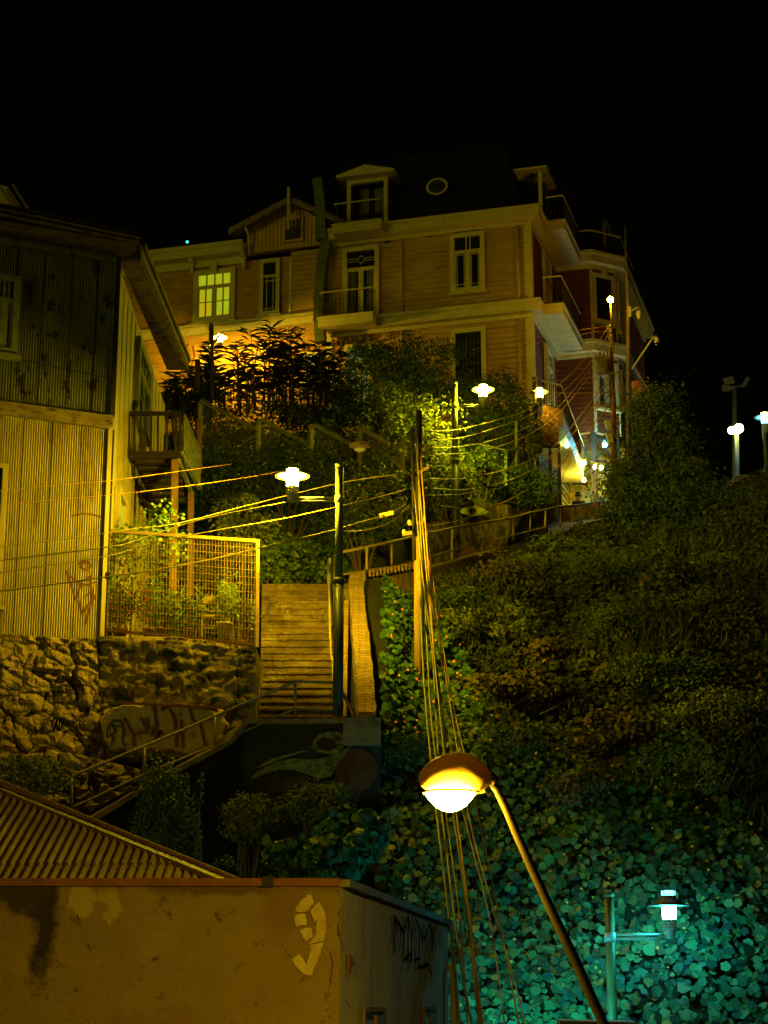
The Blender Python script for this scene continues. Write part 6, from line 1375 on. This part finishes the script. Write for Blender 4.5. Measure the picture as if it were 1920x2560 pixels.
# left bank ground cover
lb = lambda X, Y, px: (X < px-2.4) & ~((X < -3.2) & (Y < 44)) & ~((X > -3.3) & (Y < 44.2))
X, Y = scatter(60000, -9, 7, 42, 64, lb); n = len(X); md = mound(X, Y)
pt = np.stack([X, Y, hz(X, Y)+.15+.3*md+rng.uniform(-.05,.4,n)], 1)
tagp(leafmesh('bank_undergrowth', [leaves(pt, surf_n(X, Y)+np.array([0,-.7,.2]), rng.uniform(.035,.10,n), 'wide', jitter=.7)], M['bushB']), 'dark tangled undergrowth on the bank below the hotel', 'undergrowth', kind='stuff')
# shrubs
def shrub(label, c, rad, nl, ls, m, shape='leaf', clumps=26, base=None, name='shrub', group=None, spread=.24, cat='shrub', up=None, stem_r=.035, clsz=(1,1,1)):
    c = Vector(c); rad = Vector(rad); bz = base if base is not None else float(hz(c.x, c.y)); bp = Vector((c.x, c.y, min(bz, c.z-rad.z*.5)))
    t = thing(name, label, cat, bp, group)
    cl = []
    while len(cl) < clumps:
        d = Vector((random.uniform(-1,1), random.uniform(-1,1), random.uniform(-1,1)))
        if .35 < d.length < 1: cl.append(c+Vector((d.x*rad.x, d.y*rad.y, d.z*rad.z)))
    b = MB()
    for q in cl[:12]:
        m1 = bp.lerp(q, .55)+Vector((random.uniform(-.2,.2)*rad.x, 0, .1*rad.z)); b.tube([bp, m1, q], [stem_r, stem_r*.6, stem_r*.25], 5)
    build('branches', b, M['stem'], t)
    ca = np.array([tuple(q) for q in cl]); w = rng.uniform(.4, 1.6, clumps); idx = rng.choice(clumps, nl, p=w/w.sum())
    sz = rng.uniform(.5, 1.25, clumps)[idx][:, None]
    off = rng.normal(0, 1, (nl, 3)); off = off/np.maximum(1, np.linalg.norm(off, axis=1, keepdims=True)/1.9)
    pt = ca[idx]+off*sz*np.array([rad.x, rad.y, rad.z])*spread
    nr = off*.5+np.array([0,-.5,.5])
    u = None if up is None else np.tile(up, (nl,1))
    leafmesh('foliage', [leaves(pt, nr, rng.uniform(.6,1.25,nl)*ls, shape, jitter=.6, up=u)], m, t)
    return t
A_, B_, C_, D_ = M['bushA'], M['bushB'], M['bushC'], M['drybush']
R3v = lambda u, v, Y: P(u, v, Y)
rows = [
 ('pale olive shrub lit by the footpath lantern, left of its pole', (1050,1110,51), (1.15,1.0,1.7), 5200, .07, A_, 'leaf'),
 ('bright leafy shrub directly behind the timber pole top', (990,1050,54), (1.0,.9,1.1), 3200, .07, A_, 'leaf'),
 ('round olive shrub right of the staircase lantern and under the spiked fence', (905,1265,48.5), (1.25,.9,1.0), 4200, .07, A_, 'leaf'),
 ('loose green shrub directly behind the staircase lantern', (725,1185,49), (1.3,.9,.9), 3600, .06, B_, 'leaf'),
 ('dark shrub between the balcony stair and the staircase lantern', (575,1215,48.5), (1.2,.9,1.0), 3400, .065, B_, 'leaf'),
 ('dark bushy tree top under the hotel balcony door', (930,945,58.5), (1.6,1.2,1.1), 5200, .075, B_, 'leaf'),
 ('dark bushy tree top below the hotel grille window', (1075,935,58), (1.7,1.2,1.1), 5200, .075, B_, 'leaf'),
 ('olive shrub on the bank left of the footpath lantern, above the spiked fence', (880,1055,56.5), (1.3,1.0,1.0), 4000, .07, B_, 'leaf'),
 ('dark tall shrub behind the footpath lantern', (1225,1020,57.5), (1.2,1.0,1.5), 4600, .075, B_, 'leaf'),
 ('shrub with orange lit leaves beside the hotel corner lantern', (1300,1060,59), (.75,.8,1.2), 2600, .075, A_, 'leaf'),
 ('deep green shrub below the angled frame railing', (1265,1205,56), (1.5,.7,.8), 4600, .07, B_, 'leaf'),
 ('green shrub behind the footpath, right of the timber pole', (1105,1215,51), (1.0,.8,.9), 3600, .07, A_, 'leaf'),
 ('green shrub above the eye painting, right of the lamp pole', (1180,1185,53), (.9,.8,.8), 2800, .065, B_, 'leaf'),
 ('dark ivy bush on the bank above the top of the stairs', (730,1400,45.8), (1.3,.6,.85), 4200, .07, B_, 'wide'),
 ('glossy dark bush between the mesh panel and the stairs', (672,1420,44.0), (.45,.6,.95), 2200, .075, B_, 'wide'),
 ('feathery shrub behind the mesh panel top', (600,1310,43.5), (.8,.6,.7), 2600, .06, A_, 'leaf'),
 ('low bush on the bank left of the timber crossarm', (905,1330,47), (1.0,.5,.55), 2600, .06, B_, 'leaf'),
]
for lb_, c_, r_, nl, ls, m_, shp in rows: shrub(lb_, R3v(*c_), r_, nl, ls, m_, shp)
# reed clumps (dark, in front of the lit wing)
def reeds(label, u, v, Y, w, n, h):
    bs = P(u, v, Y); t = thing('giant_reed', label, 'reed clump', bs, 'reed clumps before the hotel wing')
    b = MB(); L_p = []; L_n = []; L_s = []; L_u = []
    for k in range(n):
        x = random.uniform(-w, w); y = random.uniform(-.6,.6); hh = h*random.uniform(.55,1.05); ln_ = random.uniform(-.25,.25)
        q0 = bs+Vector((x,y,-.3)); q1 = q0+Vector((ln_*.4,0,hh*.6)); q2 = q0+Vector((ln_,0,hh)); b.tube([q0,q1,q2], [.03,.022,.008], 5)
        for j in range(19):
            f = random.uniform(.25,1); c0 = q0.lerp(q1, f/.6) if f < .6 else q1.lerp(q2, (f-.6)/.4); s_ = 1 if j % 2 else -1
            L_s.append(random.uniform(.2,.38)); d = Vector((s_*random.uniform(.5,1),random.uniform(-.5,.5),random.uniform(.3,1))).normalized(); L_p.append(tuple(c0+d*L_s[-1]*.8)); L_u.append(tuple(d)); L_n.append((-s_*.4,-.6,.7))
    build('stalks', b, M['reed'], t)
    nz = np.array(L_n); y = unit(np.array(L_u)); leafmesh('foliage', [leaves(np.array(L_p), nz, np.array(L_s), 'long', up=y*4, jitter=.25)], M['reed'], t)
for lb_, u, v, w, n, h in (('dark reed clump at the left end, before the lit graffiti wall', 495, 1010, 1.0, 12, 1.5), ('dark reed clump right of the wing lantern', 590, 1010, 1.1, 15, 2.6), ('tall dark reed clump in the middle below the narrow wing window', 670, 1010, 1.0, 16, 3.1),
  ('dark reed clump below the gable of the hotel wing', 745, 1010, 1.0, 14, 2.3), ('dark reed clump touching the foot of the metal duct', 815, 1000, .9, 12, 2.0)): reeds(lb_, u, v, 58.5, w, n, h)
shrub('black mass of leaves at the foot of the reeds', P(620,1055,57.5), (3.0,.8,.6), 3800, .08, M['reed'], clumps=40)
shrub('black leaves under the reeds near the duct', P(800,1020,57.6), (1.5,.8,.7), 3000, .08, M['reed'], clumps=24)
shrub('palm-like drooping fronds beside the lower wall of the hotel wing', P(455,1000,56.5), (.8,.6,.5), 700, .2, M['reed'], shape='long', clumps=14)
# tree at the top right and crest bushes
def tree(label, u, vb, vt, Y, rx, nl, ls, m, clumps, name='hill_tree'):
    bp = P(u, vb, Y); tp = P(u, vt, Y); hgt = tp.z-bp.z; t = thing(name, label, 'tree', bp)
    b = MB(); b.tube([bp-ez*.5, bp+Vector((.1,0,hgt*.4)), bp+Vector((-.1,0,hgt*.9))], [.14,.09,.03], 8); cl = []
    for k in range(clumps):
        f = random.uniform(.08,1)**.8; w = rx*(1-f*.75)*random.uniform(.2,1.1); a = random.uniform(0,2*PI); q = bp+Vector((math.cos(a)*w, math.sin(a)*w*.7, hgt*f)); cl.append(q)
        b.tube([bp+ez*hgt*f*.7, bp.lerp(q,.6)+ez*hgt*.1, q], [.035,.02,.008], 5)
    build('trunk', b, M['stem'], t)
    ca = np.array([tuple(q) for q in cl]); idx = rng.integers(0, clumps, nl); sz = rng.uniform(.14,.42,clumps)[idx][:,None]
    off = rng.normal(0,1,(nl,3)); pt = ca[idx]+off*sz
    leafmesh('crown', [leaves(pt, off*.5+np.array([-.2,-.5,.5]), rng.uniform(.6,1.3,nl)*ls, 'leaf', jitter=.6)], m, t)
tree('leafy tree right of the hotel poles, standing against the sky', 1655, 1330, 985, 62, 2.5, 15000, .075, B_, 95)
tree('small shrub-like tree overlapping the foot of the hotel utility pole', 1560, 1400, 1165, 60.5, 1.1, 4200, .07, B_, 30)
crest = [
 ('dense dark bush on the slope below the leafy tree', (1650,1300,59.5), (1.9,1.2,1.2), 5600, .075, B_),
 ('broad dark bush on the crest right of the leafy tree', (1760,1250,61), (1.9,1.2,1.1), 7600, .075, B_),
 ('olive bush at the right end of the footpath railing', (1440,1395,56), (1.5,.8,.5), 3200, .06, A_),
 ('green bush below the footpath railing, middle', (1310,1445,52.3), (1.6,.9,.55), 4000, .065, A_),
 ('dark bush below the timber pole crossarm on the right slope', (1175,1490,48), (1.3,.9,.7), 3200, .06, B_),
 ('bush on the open slope below the footpath, right of centre', (1420,1500,52), (1.8,1.1,.9), 4000, .065, A_),
 ('deep green bush near the right edge of the slope', (1840,1400,57.5), (2.0,1.1,1.3), 4800, .07, B_),
 ('dark bush at the right edge below the crest', (1890,1280,60), (1.7,1.0,.8), 5000, .07, B_),
 ('brownish weed bush in the middle of the slope', (1500,1720,43), (1.2,.8,.6), 2600, .05, A_),
 ('tangled weed bush right of the foreground lamp arm', (1400,1930,38.5), (1.0,.6,.5), 2400, .045, A_),
 ('tangled weed bush above the lamp shell', (1180,1790,40), (.8,.5,.5), 2200, .045, A_),
 ('weedy bush with tan seed heads right of the steep cables', (1150,1620,43.5), (.9,.6,.7), 2600, .05, A_),
 ('dark bush at the far right middle of the slope', (1830,1680,47), (1.5,.8,1.0), 3400, .06, B_),
 ('dark bush at the lower right edge', (1880,2060,38), (1.1,.7,.9), 3000, .055, B_)]
def onground(u, v):
    lo, hi = 30.0, 80.0; Y = 30.0
    while Y < 80:
        p = P(u, v, Y)
        if float(hz(p.x, Y)) > p.z: break
        Y += .1
    return (u, v, Y)
mid = [('low grey-green bush just right of the steep cables below the footpath', 1130, 1530), ('ragged bush on the dark slope right of the timber pole', 1250, 1560), ('tan-tipped bush in the dark hollow of the slope', 1380, 1660), ('dense bush in the centre of the upper slope', 1560, 1570), ('spreading bush on the upper slope near the right edge', 1720, 1510),
 ('small dense bush above and right of the lamp shell', 1290, 1740), ('wide low bush at the middle right of the slope', 1660, 1700), ('dark bush against the right edge, mid slope', 1800, 1800), ('dull bush halfway down the slope right of the lamp arm', 1560, 1840), ('low bush right of the lamp shell where the arm starts', 1290, 1880),
 ('loose bush in the lower right slope above the cyan lantern', 1720, 1960), ('bush just below the footpath edge, right of the lamp pole', 1230, 1470), ('thick bush below the right end of the footpath', 1500, 1440), ('large bush under the crest at the right', 1770, 1420), ('sparse bush between the lamp arm and the cyan lantern, upper slope', 1450, 2010), ('bush left of the steep cables beside the end block', 985, 1890)]
for i, (lb_, u, v) in enumerate(mid):
    c_ = onground(u, v+30); rr = random.uniform(.8,1.3)*c_[2]/47
    shrub(lb_, P(*c_)+Vector((0,0,.35)), (rr*1.15, rr*.8, rr*random.uniform(.45,.7)), int(3400*rr), random.uniform(.04,.06), (B_, A_, M['weed2'])[i % 3], ('leaf','leaf','wide')[i % 3], clumps=30)
for lb_, c_, r_, nl, ls, m_ in crest: shrub(lb_, R3v(*c_), r_, nl, ls, m_, 'leaf')
for lb_, c_, r_ in (('pale dry feathery bush on the crest beside the globe lamp', (1770,1215,63.5), (1.0,.6,.4)), ('pale dry seed heads at the right end of the crest', (1880,1258,63), (.9,.6,.45)), ('pale dry tuft just right of the leafy tree', (1740,1170,64), (.45,.4,.35))):
    shrub(lb_, R3v(*c_), r_, 1500, .06, D_, 'blade', clumps=18)
# lower-left dark vegetation before the mural wall
shrub('ivy column hanging over the coping of the mural wall', P(410,2040,35.2), (.5,.3,1.1), 9000, .04, M['ivy'], 'leaf', clumps=70, base=1.2, name='ivy_column', cat='ivy', spread=.2)
shrub('thin trailing ivy right of the ivy column', P(487,2060,35.4), (.13,.2,.95), 2000, .035, M['ivy'], 'leaf', clumps=16, base=1.2, name='ivy_column', cat='ivy')
shrub('low leafy bush at the foot of the mural wall, right of the ivy', P(620,2040,35.6), (.6,.4,.45), 3000, .045, A_, 'leaf', clumps=34)
shrub('leafy bush at the foot of the lizard mural', P(790,2010,35.8), (.65,.4,.4), 3600, .045, A_, 'leaf', clumps=36)
shrub('bush of broad leaves below the end block of the mural wall', P(870,2100,35.3), (.75,.5,.6), 1100, .085, M['nast'], 'round', clumps=16)
shrub('broad-leaved clump rising behind the rendered wall coping', P(760,2170,34.2), (.8,.4,.45), 900, .085, M['nast'], 'round', clumps=14)
shrub('sparse leafy clump behind the rendered wall, left', P(560,2180,34), (.6,.4,.35), 900, .05, B_, 'leaf', clumps=12)
shrub('dry scrub below the stone kerb at the left edge', P(60,1960,34.0), (.8,.4,.45), 3400, .04, A_, 'leaf', clumps=40, base=2.5)
def overhang(label, pts, n, name='nasturtium_trail'):
    pass
# distant lit dot and lamp beyond the roofs
pd = P(468,605,110); t = thing('distant_lamp', 'tiny cyan lamp far away above the wing roof', 'lamp', pd); b = MB(); b.ball(pd, .10, 8); build('globe', b, emat('glowing_distant_cyan', (.05,.7,.8), 2.0), t); b = MB(); b.tube([pd-ez*.08, pd-ez*12], .05, 6); build('post', b, M['iron'], t)
# ================================================================ LIGHT
w = bpy.data.worlds.new('World'); sc.world = w; w.use_nodes = True; nt = w.node_tree; N = nt.nodes; L = nt.links
bg = N['Background']; bg.inputs['Color'].default_value = (.55,.65,.02,1); bg.inputs['Strength'].default_value = .0008
tc = N.new('ShaderNodeTexCoord'); vo = N.new('ShaderNodeTexVoronoi'); vo.inputs['Scale'].default_value = 60; L.new(tc.outputs['Generated'], vo.inputs['Vector'])
mr = N.new('ShaderNodeMapRange'); mr.inputs[1].default_value = .012; mr.inputs[2].default_value = .022; mr.inputs[3].default_value = 1; mr.inputs[4].default_value = 0; L.new(vo.outputs['Distance'], mr.inputs[0])
sx = N.new('ShaderNodeSeparateColor'); L.new(vo.outputs['Color'], sx.inputs[0]); gt = N.new('ShaderNodeMath'); gt.operation = 'GREATER_THAN'; gt.inputs[1].default_value = .62; L.new(sx.outputs[0], gt.inputs[0])
mu = N.new('ShaderNodeMath'); mu.operation = 'MULTIPLY'; L.new(mr.outputs[0], mu.inputs[0]); L.new(gt.outputs[0], mu.inputs[1])
b2 = N.new('ShaderNodeBackground'); b2.inputs['Color'].default_value = (.6,.9,.75,1); m2 = N.new('ShaderNodeMath'); m2.operation = 'MULTIPLY'; m2.inputs[1].default_value = .25; L.new(mu.outputs[0], m2.inputs[0]); L.new(m2.outputs[0], b2.inputs['Strength'])
ad = N.new('ShaderNodeAddShader'); L.new(bg.outputs[0], ad.inputs[0]); L.new(b2.outputs[0], ad.inputs[1]); L.new(ad.outputs[0], N['World Output'].inputs['Surface'])
sl_ = bpy.data.lights.new('night_glow', 'SUN'); sl_.energy = FILL; sl_.angle = math.radians(25); sl_.color = (1.0,.88,.02); so = bpy.data.objects.new('night_glow', sl_); COL.objects.link(so)
so.rotation_euler = Vector((.68,.72,.0)).to_track_quat('-Z','Y').to_euler()   # street glow rising from the town below
if HAZE > 0:
    b = MB(); b.box(-70,-4,-10.5,100,125,42); hm = bpy.data.materials.new('haze'); hm.use_nodes = True; nt = hm.node_tree; nt.nodes.clear()
    pv = nt.nodes.new('ShaderNodeVolumePrincipled'); pv.inputs['Density'].default_value = HAZE; pv.inputs['Color'].default_value = (.9,.9,.9,1); pv.inputs['Anisotropy'].default_value = .85
    ou = nt.nodes.new('ShaderNodeOutputMaterial'); nt.links.new(pv.outputs[0], ou.inputs['Volume']); solo('haze', b, hm, 'thin night haze glowing round the lamps', 'haze', (0,0,0), kind='stuff')
vs_ = sc.view_settings; sc.display_settings.display_device = 'sRGB'; vs_.view_transform = 'Standard'; vs_.look = 'None'; vs_.exposure = 0; vs_.gamma = 1; vs_.use_curve_mapping = False
cy = sc.cycles; sc.render.engine = 'CYCLES'; cy.use_denoising = True; cy.max_bounces = 5; cy.diffuse_bounces = 3; cy.glossy_bounces = 2; cy.transmission_bounces = 2; cy.volume_bounces = 0; cy.sample_clamp_indirect = 2.0; cy.sample_clamp_direct = 0; cy.caustics_reflective = False; cy.caustics_refractive = False
